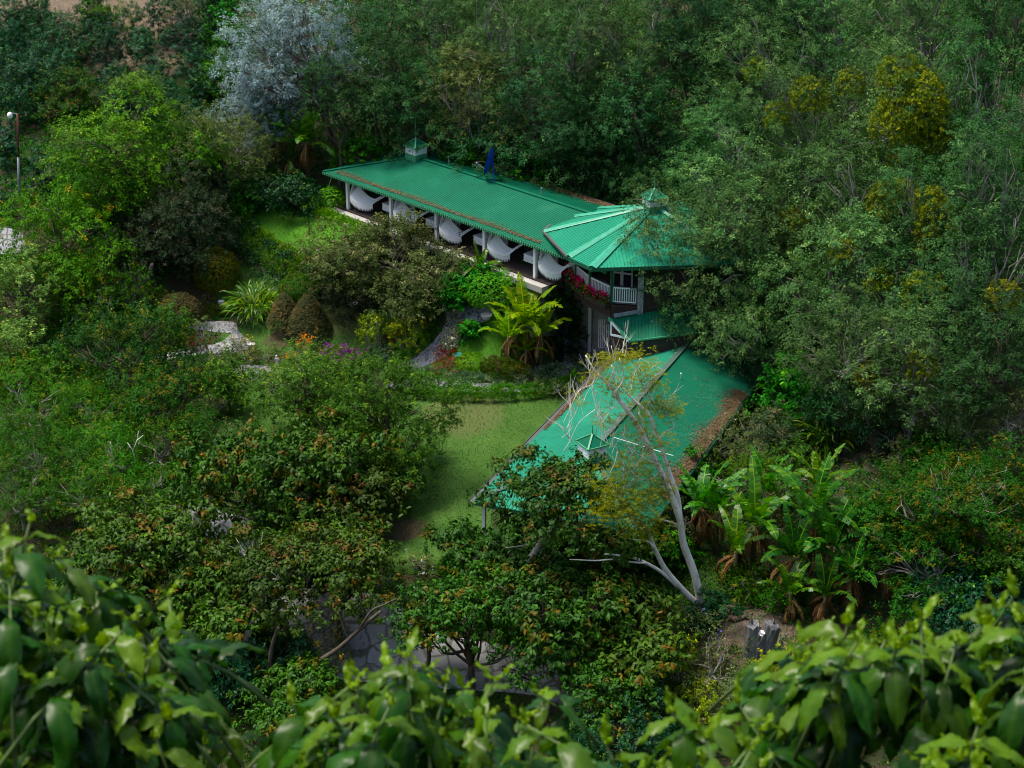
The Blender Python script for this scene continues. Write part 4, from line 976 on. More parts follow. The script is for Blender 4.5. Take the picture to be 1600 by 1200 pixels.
def straps(kind, px, py, rx, H, label, mat='strap', n=160, L=1.3, wd=.10, cat='plant', spread=1.0, flower=None):
    """clump of long pointed leaves, base centre at photo pixel"""
    c = hit(px, py); m = mpp(c.y, c.z); R = rx*m; rng = np.random.default_rng(hash_((px, py)))
    root = thing(kind, (c.x, c.y, ht(c.x, c.y)), label, cat)
    N = n; a = rng.uniform(0, 2*pi, N); r = R*.7*np.sqrt(rng.uniform(0, 1, N)); b = np.stack([r*np.cos(a), r*np.sin(a), H*rng.uniform(.15, .95, N)*(1-.5*(r/R)**2)], 1)
    out = unit(np.stack([np.cos(a)*(.25+r/R*spread), np.sin(a)*(.25+r/R*spread), rng.uniform(.35, 1.1, N)], 1)+rng.normal(0, .25, (N, 3)))
    side = unit(np.cross(out, [0, 0, 1.0]+rng.normal(0, .2, (N, 3)))); l = L*rng.uniform(.6, 1.15, N)
    V = []; seg = 5; p = b.copy(); d = out.copy(); w = wd*rng.uniform(.8, 1.2, N)
    for i in range(seg+1):
        ww = w*[.35, .9, 1, .85, .55, .04][i]*.5; V.append(p-side*ww[:, None]); V.append(p+side*ww[:, None])
        p = p+d*(l/seg)[:, None]; d = unit(d+np.array([0, 0, -.30])*(.5+i*.25))
    V = np.stack(V, 1); q = np.arange(N)[:, None]*12
    Fq = np.concatenate([q+np.array([2*i, 2*i+1, 2*i+3, 2*i+2]) for i in range(seg)])
    tint = np.repeat(np.stack([np.where(rng.uniform(0, 1, N) < .2, rng.uniform(.3, 1, N), 0), rng.uniform(.1, .9, N), rng.uniform(0, 1, N)], 1), 12, 0)
    link('leaves', npmesh('leaves_strap', V.reshape(-1, 3), Fq, M[mat], tint), root)
    mb = MB()
    for k in range(10):
        x, y = rng.uniform(-.5, .5, 2)*R; mb.tube([(x, y, -.1), (x*1.1, y*1.1, H*.55)], [.04, .025], 5)
    mb.build('stem', M['bark'], root)
    return root
# ------------------------------------------------------------------ the forest behind and on the right
def T_(sp, px, py, rx, ry, hc, label, kind='forest_tree', **k):
    return plant(kind, sp, px, py, rx, ry, hc, label, 'tree', k.pop('group', None), **k)
G1 = 'forest trees on the slope behind the lodge'
for sp, px, py, rx, ry, hc, lab in [
    ('feather_dark',612,30,80,75,9,'dark feathery tree at the top edge, right beside the silver-blue tree'),
    ('feather_dark',600,130,70,70,8,'dark feathery tree between the silver-blue tree trunk and the lodge'),
    ('feather',700,60,90,90,9,'grey-green feathery tree at the top edge left of centre'),
    ('olive',745,150,80,70,8,'yellowish olive tree standing above the blue satellite dish'),
    ('feather_dark',665,165,65,65,7,'dark feathery tree rising behind the left roof lantern'),
    ('feather',800,55,95,90,9,'feathery grey-green tree at the top edge above the middle of the long roof'),
    ('feather_dark',840,175,95,85,8,'dense dark tree in the middle of the slope behind the long roof'),
    ('feather',905,60,90,95,9,'tall feathery tree at the top edge just right of centre'),
    ('feather_dark',930,175,90,95,8,'dark feathery tree behind the right end of the long roof'),
    ('feather_dark',905,265,75,60,5,'low dark tree right behind the long roof ridge'),
    ('feather',1000,80,95,95,9,'feathery tree at the top edge above the tower lantern'),
    ('feather_dark',1010,200,85,90,8,'dark shaded tree directly above the tower lantern'),
    ('feather',1010,290,45,45,6,'small pale feathery tree touching the tower lantern from behind'),
    ('feather_dark',1090,40,95,85,9,'dark tree at the top edge between centre and right corner'),
    ('feather_dark',1105,145,80,85,8,'dark tree with drooping sprays left of the pale bare branch'),
    ('lush',840,270,60,45,3,'low lush green tree behind the blue dish'),
    ('lush',740,235,55,40,3,'low lush shrub tree left behind the blue dish'),
    ('lush',570,240,45,45,3,'broad leaved climber mound behind the left end of the roof'),
    ('feather_dark',528,132,45,42,8,'shaded tree behind the leaning red-brown trunk'),
    ]: T_(sp, px, py, rx, ry, hc, lab, group=G1)
G2 = 'large grey-green trees filling the right side'
for sp, px, py, rx, ry, hc, lab, mist in [
    ('feather_dark',1200,20,100,70,10,'dark tree at the top edge right of the centre',None),
    ('feather',1210,110,105,95,10,'big feathery tree carrying the pale bare branch near the top',[(1180,110,16)]),
    ('feather',1320,60,100,85,10,'pale tufted tree at the top edge above the mistletoe tree',None),
    ('feather',1450,30,110,80,11,'wide feathery tree at the top edge near the right corner',None),
    ('feather_dark',1565,40,90,90,11,'dark feathery tree in the top right corner',None),
    ('feather',1290,190,90,90,9,'feathery tree left of the largest yellow mistletoe',[(1265,150,26),(1330,130,18)]),
    ('feather',1420,165,95,95,9,'tree overgrown by the largest yellow mistletoe',[(1405,120,30),(1425,160,46),(1400,195,34),(1450,200,40),(1430,250,40)]),
    ('feather',1540,150,85,90,9,'grey-green tree at the right edge level with the largest mistletoe',None),
    ('feather',1155,235,95,85,9,'brighter feathery tree above right of the tower roof',[(1215,180,18)]),
    ('feather',1230,300,95,85,8,'tree with a forked grey limb above right of the tower',[(1235,355,26),(1222,398,15)]),
    ('feather',1350,320,95,90,8,'tree with the yellow mistletoe tufts on its left crown',[(1385,315,26),(1410,300,18)]),
    ('feather',1450,345,90,90,8,'tree with the bright yellow mistletoe on its right crown',[(1450,315,20),(1470,350,34),(1455,385,22)]),
    ('feather',1560,285,90,90,9,'feathery tree at the right edge above the middle',None),
    ('feather',1145,390,140,105,8,'spreading tree whose boughs hang over the tower roof',None),
    ('feather_dark',1120,475,78,50,6,'low drooping bough tree over the lower roof end',None),
('feather',1300,430,95,90,7,'feathery tree right of the tree over the tower',[(1320,395,20)]),
    ('feather_dark',1185,500,65,70,5,'dark drooping tree beside the utility pole',None),
    ('feather',1400,450,100,95,7,'wide grey-green tree at the centre of the right side',[(1445,460,30),(1372,440,16)]),
    ('feather',1550,410,100,100,8,'large grey-green tree at the right edge in the middle',[(1565,470,26)]),
    ('feather',1330,545,85,80,6,'weeping grey-green tree right of the dark gap by the pole',[(1360,590,20)]),
    ('feather',1440,560,95,80,6,'weeping tree over the bare soil with the mossy trunk',[(1440,570,18)]),
    ('feather_dark',1560,550,90,80,6,'shaded weeping tree at the right edge below the middle',None),
    ]: T_(sp, px, py, rx, ry, hc, lab, group=G2, mist=mist)
for sp, px, py, rx, ry, hc, lab in [
    ('feather_dark',1190,590,50,60,2.4,'shaded green shrub below the utility pole beside the lower roof'),
    ('lush',1245,620,50,55,2.2,'dark green shrub between the pole and the mossy trunk'),
    ('scrub',1180,690,60,45,1.6,'scraggly pale shrub at the corner of the lower roof'),
    ('scrub',1110,700,45,35,1.6,'thin branched shrub in front of the lower roof right eave'),
    ('dusky',1220,680,45,40,1.4,'brown tinged shrub beside the strap leaved clump'),
    ('scrub',1500,660,75,50,2.2,'grey twiggy scrub under the trees at the right'),
    ('scrub',1575,660,60,60,2.5,'bare twiggy scrub at the right edge'),
    ('scrub',1420,690,55,35,1.6,'low weedy scrub right of the mossy trunk'),
    ('feather_dark',1310,640,45,50,2.6,'drooping dark shrub left of the mossy trunk'),
    ('feather_dark',1385,655,35,40,2.0,'dusty shrub in front of the mossy trunk foot'),
    ('lush',1480,700,60,30,1.2,'low green undergrowth above the bronze tree on the right'),
    ('thicket',1150,760,60,50,2.0,'weedy shrub behind the left banana plants'),
    ('thicket',1225,740,55,40,1.8,'tangled shrub above the middle banana plants'),
    ('scrub',1190,790,50,50,2.0,'dry tangle between the banana plants'),
    ('lush',1040,860,45,40,1.5,'dark bush behind the foot of the white trunk tree'),
    
    
    ('lush',1075,745,36,36,2.0,'green shrub against the near right eave of the lower roof'),
    ]: T_(sp, px, py, rx, ry, hc, lab, kind='shrub', group='shrubs under the forest edge')

plant('bronze_tree','bronze',955,842,70,34,2.8,'dense bronze tree hiding the near right corner of the lower roof','tree',depth=-2)
plant('shrub','scrub',1050,800,45,45,2.4,'thin leaved shrub behind the white forked trunk','shrub',depth=-.5)
plant('forest_tree','feather',1128,345,88,74,9,'feathery tree leaning left over the right half of the tower roof','tree','large grey-green trees filling the right side',depth=-2,lean=-130,fork=.6)
plant('forest_tree','feather',1160,525,62,48,5,'low feathery bough tree over the top right of the lower roof','tree','large grey-green trees filling the right side',depth=-1,lean=-75,fork=.6)
# ---- left hillside
plant('silver_tree','silver',465,78,98,100,8.5,'tall silver-blue tree with a leaning red-brown trunk','tree',fork=.5,lean=-70,tr=.28)
plant('silver_shrub','silver',385,190,45,38,3.5,'small silver-blue sapling crown below the big silver tree','tree')
plant('silver_shrub','silver',420,140,50,45,5,'silver-blue crown hanging below the tall silver tree','tree')
for i, (px, py, rx, ry, s, lab) in enumerate([
    (60,25,38,26,'coffee','near the top left corner beside the bare soil'),(25,75,40,30,'coffee','at the left edge below the bare soil'),(95,70,42,34,'coffee','below the bare soil, second from the left edge'),
    (15,125,40,34,'coffee','at the left edge under the second row'),(70,120,42,36,'coffee','above the golden leaved shrub on the left'),(140,60,22,26,'coffee','small, in the middle of the bare soil'),
    (170,30,34,34,'thicket','lighter green, at the top edge on the bare soil'),(35,165,34,26,'coffee','above the street lamp'),(225,45,26,34,'coffee','right of the bare soil at the top'),
    (175,90,30,42,'coffee','at the head of the first planted column'),(180,140,30,34,'coffee','lower in the first planted column'),(232,90,30,34,'coffee','at the middle of the second planted column'),
    (240,140,30,34,'coffee','low in the second planted column'),(255,165,34,32,'coffee','lowest of the second planted column'),(270,30,30,36,'coffee','at the top of the third planted column by the grey trunk'),
    (295,75,30,34,'coffee','upper middle of the third planted column'),(300,115,30,34,'coffee','lower middle of the third planted column'),(315,150,34,34,'coffee','lowest of the third planted column'),
    (355,30,32,40,'lush','bright green, at the top beside the silver tree'),(360,85,34,36,'lush','bright green, second down beside the silver tree'),(350,130,32,34,'lush','bright green, lowest beside the silver tree'),
    (325,20,26,32,'coffee','dark, at the top between the grey trunk and bright green bushes'),(10,30,30,24,'coffee','in the very top left corner'),(150,15,24,18,'coffee','at the top edge left of the lighter bush'),
    (200,165,26,22,'coffee','behind the pale spreading sapling'),(290,185,30,24,'coffee','behind the round olive tree'),(6,228,18,20,'coffee','at the left edge beside the street lamp'),(72,272,26,34,'coffee','right of the street lamp pole'),
    (8,305,14,18,'coffee','left of the foot of the street lamp pole')]):
    plant('coffee_bush', s, px, py, rx*1.08, ry*1.15, 1.5, 'coffee bush '+lab, 'bush', 'coffee bushes in rows on the left slope', trunk=True, tr=.06)
plant('golden_shrub','goldtip',105,135,45,28,1.8,'golden brown leaved shrub on the left slope above the bright tree','shrub')
plant('golden_shrub','bronze_fine',92,160,45,20,1.4,'bronze shrub just below the golden shrub on the left slope','shrub')
plant('bare_tree','scrub',290,18,26,26,3.0,'slim grey trunked tree at the top edge among the coffee bushes','tree',tr=.16,bark='bark_grey')
plant('pale_sapling','pale',212,130,30,12,4.2,'pale spreading sapling rising over the bright green tree','tree',tr=.05)
plant('bright_tree','bright',180,222,84,70,5.5,'bright fresh green tree, the largest on the left slope','tree')
plant('bright_tree','bright',150,288,66,34,3.5,'bright green tree half hidden below the largest bright tree','tree')
plant('bright_tree','bright',290,235,55,40,4.5,'light green tree between the bright tree and the round olive tree','tree')
plant('tassel_tree','tassel',90,360,80,60,4.5,'light green tree with orange hanging seed tassels at the left','tree',fork=.6)
plant('tassel_tree','tassel',120,425,60,42,3.0,'lower tree with orange tassels behind the pale round shrub','tree')
plant('round_tree','olive',345,215,75,50,4.5,'round pale olive crowned tree left of the banana plants','tree')
plant('dusky_tree','dusky',270,325,90,70,4.0,'dark dusky tree with pinkish shoots above the grey stump','tree')
plant('dusky_tree','dusky',235,380,75,45,3.0,'dark drooping tree over the shaded bank by the grey stump','tree')
plant('dusky_tree','dusky',322,280,38,30,3.0,'dark tree between the dusky tree and the upper lawn','tree')
plant('dark_shrub','coffee',440,300,60,24,1.2,'dark shrub row behind the upper lawn','shrub')
plant('dark_shrub','lush',385,310,35,24,1.0,'green shrub left of the dark shrub behind the upper lawn','shrub')
plant('pale_shrub','pale',35,455,62,55,2.8,'pale yellow-green tipped round tree at the left edge','tree')
plant('pale_shrub','pale',15,545,48,42,2.2,'pale grey-green bush at the left edge below the pale round tree','tree')
plant('shrub','thicket',150,480,45,40,2.2,'green leafy shrub left of the grey stump','shrub')
plant('shrub','thicket',205,450,40,30,1.6,'tangled shrub around the foot of the grey stump','shrub')
plant('gold_tipped_tree','goldtip',195,555,92,72,3.2,'rounded dark green tree with gold tips left of the garden','tree')
plant('gold_tipped_tree','round',255,520,45,45,2.8,'plain dark green round tree touching the gold tipped tree','tree')
plant('shrub','tassel',75,580,70,40,2.0,'rusty flecked bush below the pale bushes at the left','shrub')
plant('bronze_tree','bronze_fine',270,640,80,62,3.2,'layered bronze tipped tree left of the small conical tree','tree')
for px, py, rx, ry, hc, lab in [(50,640,75,50,2.4,'at the left edge, upper'),(140,650,75,45,2.4,'in the upper middle of the thicket'),(60,710,80,50,2.4,'at the left edge, middle'),(165,710,80,50,2.4,'with a pale bent branch'),
    (245,700,60,50,2.2,'right of the pale bent branch'),(30,770,60,40,2.2,'at the left edge above the blurred leaves'),(130,765,80,40,2.2,'directly above the large bronze tree'),(235,760,60,36,2.0,'beside the driveway end'),(200,600,60,34,1.8,'under the gold tipped tree')]:
    plant('thicket_tree','thicket',px,py,rx,ry,hc,'leafy green thicket tree '+lab,'tree','thicket of young trees at the left')
for i,(px,py,pts) in enumerate([(150,745,[(172,690),(175,735),(150,748),(125,742),(112,752)]),(215,690,[(213,735),(208,700),(222,680)]),(190,690,[(176,760),(175,690)]),(60,700,[(20,725),(60,705),(75,695)])]):
    pass
plant('small_tree','round',355,600,34,38,1.9,'small upright green tree beside the front path','tree',trunk=True)
plant('twiggy_bush','scrub',330,555,42,50,1.6,'tall twiggy bush with pale yellow tips beside the garden path','bush')
plant('olive_tree','round',478,612,72,62,2.8,'dark round tree left behind the big round tree on the lawn','tree')
plant('round_tree','round',605,665,95,92,3.4,'big round olive-green tree standing on the lawn','tree',tr=.22)
plant('bronze_tree','bronze',390,745,100,62,3.6,'flat topped bronze leaved tree with a forked trunk left of the lawn','tree',fork=.4,lean=-10)
plant('bronze_tree','bronze',500,720,100,58,3.6,'flat bronze leaved tree in front of the big round tree','tree')
plant('bronze_tree','bronze',560,775,75,36,2.4,'low bronze bough tree over the shaded lawn edge','tree')
plant('bronze_tree','bronze',505,825,65,34,2.0,'low dark bronze tree beside the driveway','tree')
plant('bronze_tree','bronze',215,852,115,54,4.6,'large leaved bronze tree just above the blurred leaves at the left','tree',fork=.5)
plant('bronze_tree','bronze',160,915,90,40,4.0,'bronze tree behind the tall blurred leaves at the left','tree')
plant('bronze_tree','bronze',415,895,100,36,4.4,'bronze tree over the pale forked trunk','tree',bark='bark_pale')
plant('bronze_tree','bronze',525,885,95,22,4.4,'bronze tree reaching over the driveway gate','tree')
plant('bronze_tree','bronze',330,950,80,50,4.0,'bronze tree left of the pale forked trunk','tree')
plant('bronze_tree','bronze',735,950,95,44,4.6,'bronze tree right of the driveway gate','tree',fork=.3)
plant('bronze_tree','bronze',880,945,115,62,4.8,'bronze tree in front of the garden fountain','tree',fork=.35)
plant('bronze_tree','bronze',985,985,90,42,4.2,'bronze tree left of the bare dirt patch','tree')
plant('bronze_tree','bronze',775,852,80,38,2.8,'bronze tree below the tip of the lower roof','tree')
plant('bronze_tree','bronze',920,832,85,36,3.0,'dense bronze tree between the umbrella tree and the white trunk tree','tree')
plant('bronze_tree','bronze_fine',1480,775,125,38,4.0,'wide flat bronze tree at the right','tree',fork=.4,bark='bark_grey')
plant('bronze_tree','bronze_fine',1400,790,60,28,3.2,'small flat bronze tree left of the wide one at the right','tree')
plant('bronze_tree','bronze_fine',1560,850,90,45,3.4,'bronze tree at the right edge below the wide flat one','tree')
plant('bronze_tree','bronze_fine',1470,870,100,38,3.2,'low bronze tree right of the banana grove','tree',bark='bark_grey')
plant('bronze_tree','bronze_fine',1585,745,50,50,3.6,'greener bronze tree in the right margin','tree')
plant('bronze_tree','bronze',955,1068,95,38,3.4,'dark bronze tree above the centre blurred leaves','tree',fork=.35)
plant('dark_tree','coffee',960,1130,110,55,3.0,'dark green tree at the bottom centre right','tree')
plant('dark_tree','coffee',410,1030,75,50,1.8,'dark low bush beside the leaning trunk','bush')
plant('dark_tree','coffee',350,1060,60,50,1.8,'dark bush left of the leaning trunk','bush')
plant('dark_tree','bronze',450,1090,70,45,2.6,'bronze tipped tree behind the left of the centre blurred leaves','tree')
plant('dark_tree','bronze',668,958,48,28,3.6,'bronze tree right behind the centre blurred leaves','tree')
plant('dark_tree','coffee',1530,930,90,45,2.0,'dark bush in the shade at the right above the blurred leaves','bush')
plant('dark_tree','coffee',1560,990,80,40,2.0,'dark bush at the right edge above the blurred leaves','bush')
plant('yellow_shrub','yellow',1060,1060,36,55,1.8,'yellow-green shrub in front of the bare dirt, upright','shrub')
plant('yellow_shrub','yellow',1215,1050,45,24,1.2,'bright yellow shrub in front of the hollow grey stump','shrub')
plant('yellow_shrub','yellow',1250,1060,60,50,1.6,'yellow shrub right of the hollow grey stump','shrub')
plant('yellow_shrub','yellow',1090,1110,50,40,1.4,'yellow-green shrub low above the blurred leaves','shrub')
plant('blue_flower_bush','scrub',1110,1040,60,60,1.6,'weedy bush with small blue flowers in front of the dirt patch','bush',flower='blue',ff=.05)
plant('blue_flower_bush','coffee',1110,960,34,30,.9,'dark low bush at the foot of the white trunk','bush')
plant('scrub_bush','scrub',1170,1090,60,50,1.6,'twiggy bush below the yellow shrubs','bush')
plant('scrub_bush','yellow',1330,1080,70,50,1.8,'yellowish bush seen through the right blurred leaves','bush')
plant('scrub_bush','bronze_fine',1450,1090,80,50,2.0,'bronze flecked bush behind the right blurred leaves','bush')
plant('scrub_bush','bronze_fine',1400,1010,70,40,2.0,'bronze flecked bush under the banana grove','bush')
plant('marigold_bush','scrub',520,1000,38,45,1.6,'airy bush with orange-yellow flowers beside the driveway','bush',flower='yellow',ff=.12,fs=.16)

# ---- garden beds, clipped shrubs, hedges
plant('topiary_cone','clip_rust',482,492,40,36,1.2,'clipped cone bush, the right and nearer one of the pair','topiary',shape='cone',tr=.09)
plant('topiary_cone','clip_rust',444,485,30,29,1.15,'clipped cone bush, the left and farther one of the pair','topiary',shape='cone',tr=.08)
plant('topiary_dome','clip_rust',281,487,33,29,1.0,'rusty brown clipped dome bush beside the garden path','topiary')
plant('round_bush','clip_gold',338,425,34,37,1.3,'golden green egg shaped bush on the grass bank','topiary')
plant('small_ball_bush','clip_rust',324,470,12,12,.4,'tiny dark red ball bush beside the egg shaped bush','topiary')
straps('ginger_clump',400,492,46,1.6,'big clump of long bright yellow-green strap leaves by the cones', n=330, L=1.35, cat='ginger plant')
straps('lily_clump',395,500,25,.3,'low green strap leaves at the foot of the ginger clump', n=110, L=.6, wd=.07)
plant('flowering_shrub','scrub',480,548,25,24,.8,'vase shaped shrub with orange flowers on the garden lawn','shrub',flower='orange',ff=.7,fs=.13)
plant('magnolia_bush','magnolia',620,414,120,62,2.4,'very large rounded dark shrub in front of the porch','shrub',dm=1.3,flower='mauve',ff=.02)
plant('flower_shrub','dusky',560,455,50,34,1.3,'dark shrub with purple-pink flowers left of the big rounded shrub','shrub',flower='mauve',ff=.10)
plant('red_flower_shrub','red',514,422,20,22,1.0,'deep red flowering shrub at the edge of the upper lawn','shrub',flower='red',ff=.5)
strip('bank_hedge','hedge',[(365,345),(385,375),(420,400),(455,425),(490,432),(515,430)],1.2,.8,'loose green hedge with pale flowers along the upper lawn edge',flower='mauve',ff=.02)
strip('bank_hedge','coffee',[(372,372),(395,400),(430,430),(460,455),(500,465)],1.5,1.0,'dark hedge below the upper lawn on the bank')
plant('box_shrub','hedge',519,310,20,17,.8,'rounded bright green shrub at the end of the porch','shrub')
strip('lily_border','hedge',[(493,335),(520,342),(550,355),(580,368),(600,378)],.6,.32,'leafy green border along the porch edge','border')
strip('low_hedge','clipped',[(300,497),(335,492),(370,488),(385,485)],.6,.5,'low clipped hedge above the garden path')
plant('square_shrub','clipped',470,448,34,20,.8,'dark green rounded shrub behind the cone bushes','shrub')
plant('square_shrub','clipped',660,482,28,30,1.1,'dark green block hedge beside the top of the cobbled path','hedge')
plant('green_shrub','lush',715,446,36,24,1.2,'fresh green shrub at the head of the cobbled path','shrub')
plant('green_shrub','hedge',770,450,50,32,1.4,'airy light green shrub below the porch','shrub')
plant('green_shrub','lush',740,445,40,28,1.3,'green shrub below the small banana plant','shrub')
plant('green_shrub','lush',830,440,36,28,1.6,'leafy green shrub hiding the right end of the porch','shrub')
plant('green_shrub','lush',880,485,32,44,1.8,'dark shrub between the big banana clump and the balcony','shrub')
plant('green_shrub','lush',860,430,30,20,1.2,'leafy shrub in front of the last hammock','shrub')
plant('iris_clump','hedge',652,528,20,16,.6,'light green leafy clump left of the cobbled path','shrub')
plant('iris_clump','hedge',638,548,16,11,.4,'low yellow-green clump left of the cobbled path','shrub')
plant('azalea_bush','scrub',712,530,20,15,.6,'rounded bush with pink and white flowers beside the cobbled path','bush',flower='white',ff=.25)
plant('azalea_bush','lush',735,513,15,10,.5,'pink tipped bush behind the white flowered bush','bush',flower='pink',ff=.15)
plant('azalea_bush','red',697,549,13,7,.3,'dark wine red low bush beside the cobbled path','bush')
plant('azalea_bush','red',700,567,28,13,.5,'red leaved low bush on the lawn island','bush',flower='red',ff=.12)
plant('azalea_bush','hedge',735,565,24,13,.5,'yellow-green low bush beside the red bush','bush')
strip('box_hedge','clipped',[(765,590),(795,594),(825,592)],1.0,1.0,'dark clipped block hedge in front of the big banana clump',flower=None)
plant('purple_bush','clipped',762,572,12,10,.6,'small purple flowering bush at the end of the block hedge','bush',flower='purple',ff=.8)
plant('purple_bush','round',525,563,34,15,1.3,'vivid purple flowering bush in front of the garden lawn','bush',flower='purple',ff=2.0,fs=.17)
strip('silver_border','silvery',[(605,590),(640,588),(680,592),(720,598),(765,604),(790,606)],.7,.35,'silvery edging plants along the curved path','border')
strip('silver_border','silvery',[(800,600),(840,592),(870,585),(900,590),(925,575)],.7,.4,'silvery edging plants below the big banana clump','border')
strip('flower_border','hedge',[(640,618),(700,623),(760,624),(820,620),(870,612),(905,600)],.8,.5,'grassy border between the curved path and the lawn','border',flower='yellow',ff=.01)
plant('brown_shrub','scrub',855,605,26,12,.5,'brownish low shrub where the border meets the lower roof','shrub')
plant('silver_bush','silvery',455,600,34,12,.4,'pale grey-green low bush above the dark round tree','bush')
plant('silver_bush','pale',500,590,50,22,.9,'pale green mounded bush in front of the purple flowers','bush')
plant('silver_bush','scrub',560,588,45,24,1.0,'greyish mounded bush right of the purple flowers','bush')
plant('silver_bush','silvery',600,550,26,16,.5,'silvery spiky clump under the thin yellow shrubs','bush')
plant('red_shrub','red',612,535,22,13,.6,'dark red shrub under the thin yellow shrubs','shrub')
plant('thin_yellow_shrub','yellow',590,515,28,22,2.3,'thin stemmed yellow-green shrub, left one of two','shrub',dm=.2,fork=.12,tr=.05)
plant('thin_yellow_shrub','yellow',634,520,26,30,2.0,'thin stemmed yellow-green shrub, right one of two','shrub',dm=.2,fork=.12,tr=.05)
for px, py, rx, ry, sp, lab, fl in [(300,535,24,14,'red','dark red grass clump beside the garden path',None),(375,548,34,12,'scrub','flowering grey-green bush with yellow dots by the garden path','yellow'),
    (420,555,30,14,'scrub','grey-green bush beside the white pot',None),(395,590,26,12,'silvery','silver cushion plant beside the front path',None),(440,585,26,12,'yellow','yellow-green low plants by the front path',None),
    (300,585,30,24,'scrub','thin twiggy bush left of the small upright tree',None),(330,640,30,24,'scrub','grassy weeds under the small upright tree',None),(345,690,40,30,'scrub','weedy grey-green grass bush left of the lawn',None),
    (240,475,16,18,'red','orange leaved bush beside the grey stump','orange'),(250,500,34,16,'thicket','low green plants below the orange leaved bush',None),(170,500,40,20,'lush','ferny green plants left of the rusty dome bush',None),
    (120,510,40,26,'thicket','green undergrowth beneath the tassel tree',None),(660,880,22,20,'scrub','thin bush with white flowers at the near lawn edge','white'),(745,892,26,16,'yellow','golden croton bush beside the stone walk','yellow'),
    (715,880,24,14,'lush','green ground plants left of the stone walk',None),(805,875,26,18,'lush','bright green bush right of the stone walk',None),(730,790,0,0,'lush','',None),
    (875,540,22,20,'coffee','blue flowered bush beside the terrace under the balcony','blue'),(905,560,20,14,'scrub','thin bush with blue flowers in front of the terrace','blue'),(985,905,40,16,'scrub','low mixed plants left of the white trunk tree',None),
    (1000,935,30,12,'bronze_fine','russet low plants in front of the white trunk',None),(1220,935,26,20,'thicket','green weeds among the dead banana leaves',None),(1160,905,40,20,'thicket','green weeds left of the banana grove',None)]:
    if rx: plant('garden_shrub', sp, px, py, rx, ry, max(.3, ry*.03), lab, 'shrub', flower=fl, ff=.12)

# ---- bananas
GB = 'banana plants in the grove on the right'
banana(820,505,2.6,'biggest yellow-green banana clump in front of the terrace','banana_gold',14,3.3,1,1.4,cat='banana plant',kind='banana_clump')
banana(845,520,2.3,'yellow-green banana stem leaning right in the big clump','banana_gold',10,2.9,2,1.3)
banana(795,525,1.7,'lower yellow-green banana plant on the left of the big clump','banana_gold',9,2.3,3,1.2)
banana(822,545,1.4,'short banana plant at the foot of the big clump','banana_gold',8,1.5,4)
banana(750,418,1.8,'small banana plant standing in front of the porch','banana',9,1.8,5)
banana(478,222,3.2,'dark drooping banana plant left of the lodge roof','banana',11,3.3,6)
banana(436,205,3.2,'lighter upright banana plant left of the drooping one','banana',9,2.6,7,1.5)
banana(452,250,1.8,'small shaded banana plant below the drooping one','banana_dark',8,1.8,8)
banana(745,248,2.2,'dark banana plant behind the roof by the blue dish','banana_dark',9,2.3,1)
banana(710,240,2.0,'dark banana plant behind the left of the roof ridge','banana_dark',8,2.0,2)
for px, py, H, mat, nl, L, v, lab in [(1095,790,2.6,'banana',8,2.1,11,'upright banana plant right of the white trunk'),(1120,800,2.4,'banana',7,1.9,12,'banana plant just right of the first upright one'),
    (1180,820,2.8,'banana',8,2.4,13,'banana plant with a bright arching leaf, centre of the grove'),(1150,860,2.0,'banana',7,2.0,14,'banana plant with a broad hanging leaf'),
    (1270,810,3.0,'banana_dark',9,2.6,15,'tall blue-green banana plant right of the bright arching leaf'),(1300,850,2.8,'banana_dark',10,2.4,16,'blue-green banana plant in the middle right of the grove'),
    (1345,830,2.8,'banana_dark',9,2.2,17,'banana plant at the right end of the grove'),(1240,870,2.2,'banana_dark',9,2.2,18,'low banana plant at the front of the grove'),
    (1330,900,2.0,'banana_dark',9,2.1,19,'low banana plant at the right front of the grove'),(1235,925,1.4,'banana',7,1.6,20,'small banana plant with a brown stem by the dirt path'),
    (1385,880,2.0,'banana_dark',8,2.0,21,'small banana plant under the bronze tree'),(1280,760,2.4,'banana',8,1.8,22,'upright banana leaves above the grove'),
    (1200,770,2.4,'banana',6,1.9,23,'thin upright banana plant behind the bright arching leaf'),(1415,830,1.8,'banana_dark',7,1.7,24,'banana leaves poking out beside the bronze tree'),
    (1290,930,1.4,'banana_dark',8,1.9,25,'hanging banana leaves above the blurred leaves')]:
    banana(px, py, H, lab, mat, nl, L*1.4, v, 1.7, group=GB)
banana(468,1015,1.2,'small banana plant beside the driveway','banana',7,1.5,31)
banana(1530,760,1.4,'banana plant behind the bronze trees at the right','banana',7,1.6,32)
straps('strap_leaf_clump',1290,705,42,1.8,'large clump of broad strap leaves under the forest edge',mat='banana',n=190,L=1.5,wd=.17,cat='plant',spread=.6)
straps('strap_leaf_clump',1300,660,30,1.6,'darker strap leaved clump behind the large one',mat='banana_dark',n=120,L=1.4,wd=.12,spread=.6)
straps('fern_clump',170,490,24,.6,'fern like clump at the left of the garden',mat='banana_dark',n=90,L=.8,wd=.10)

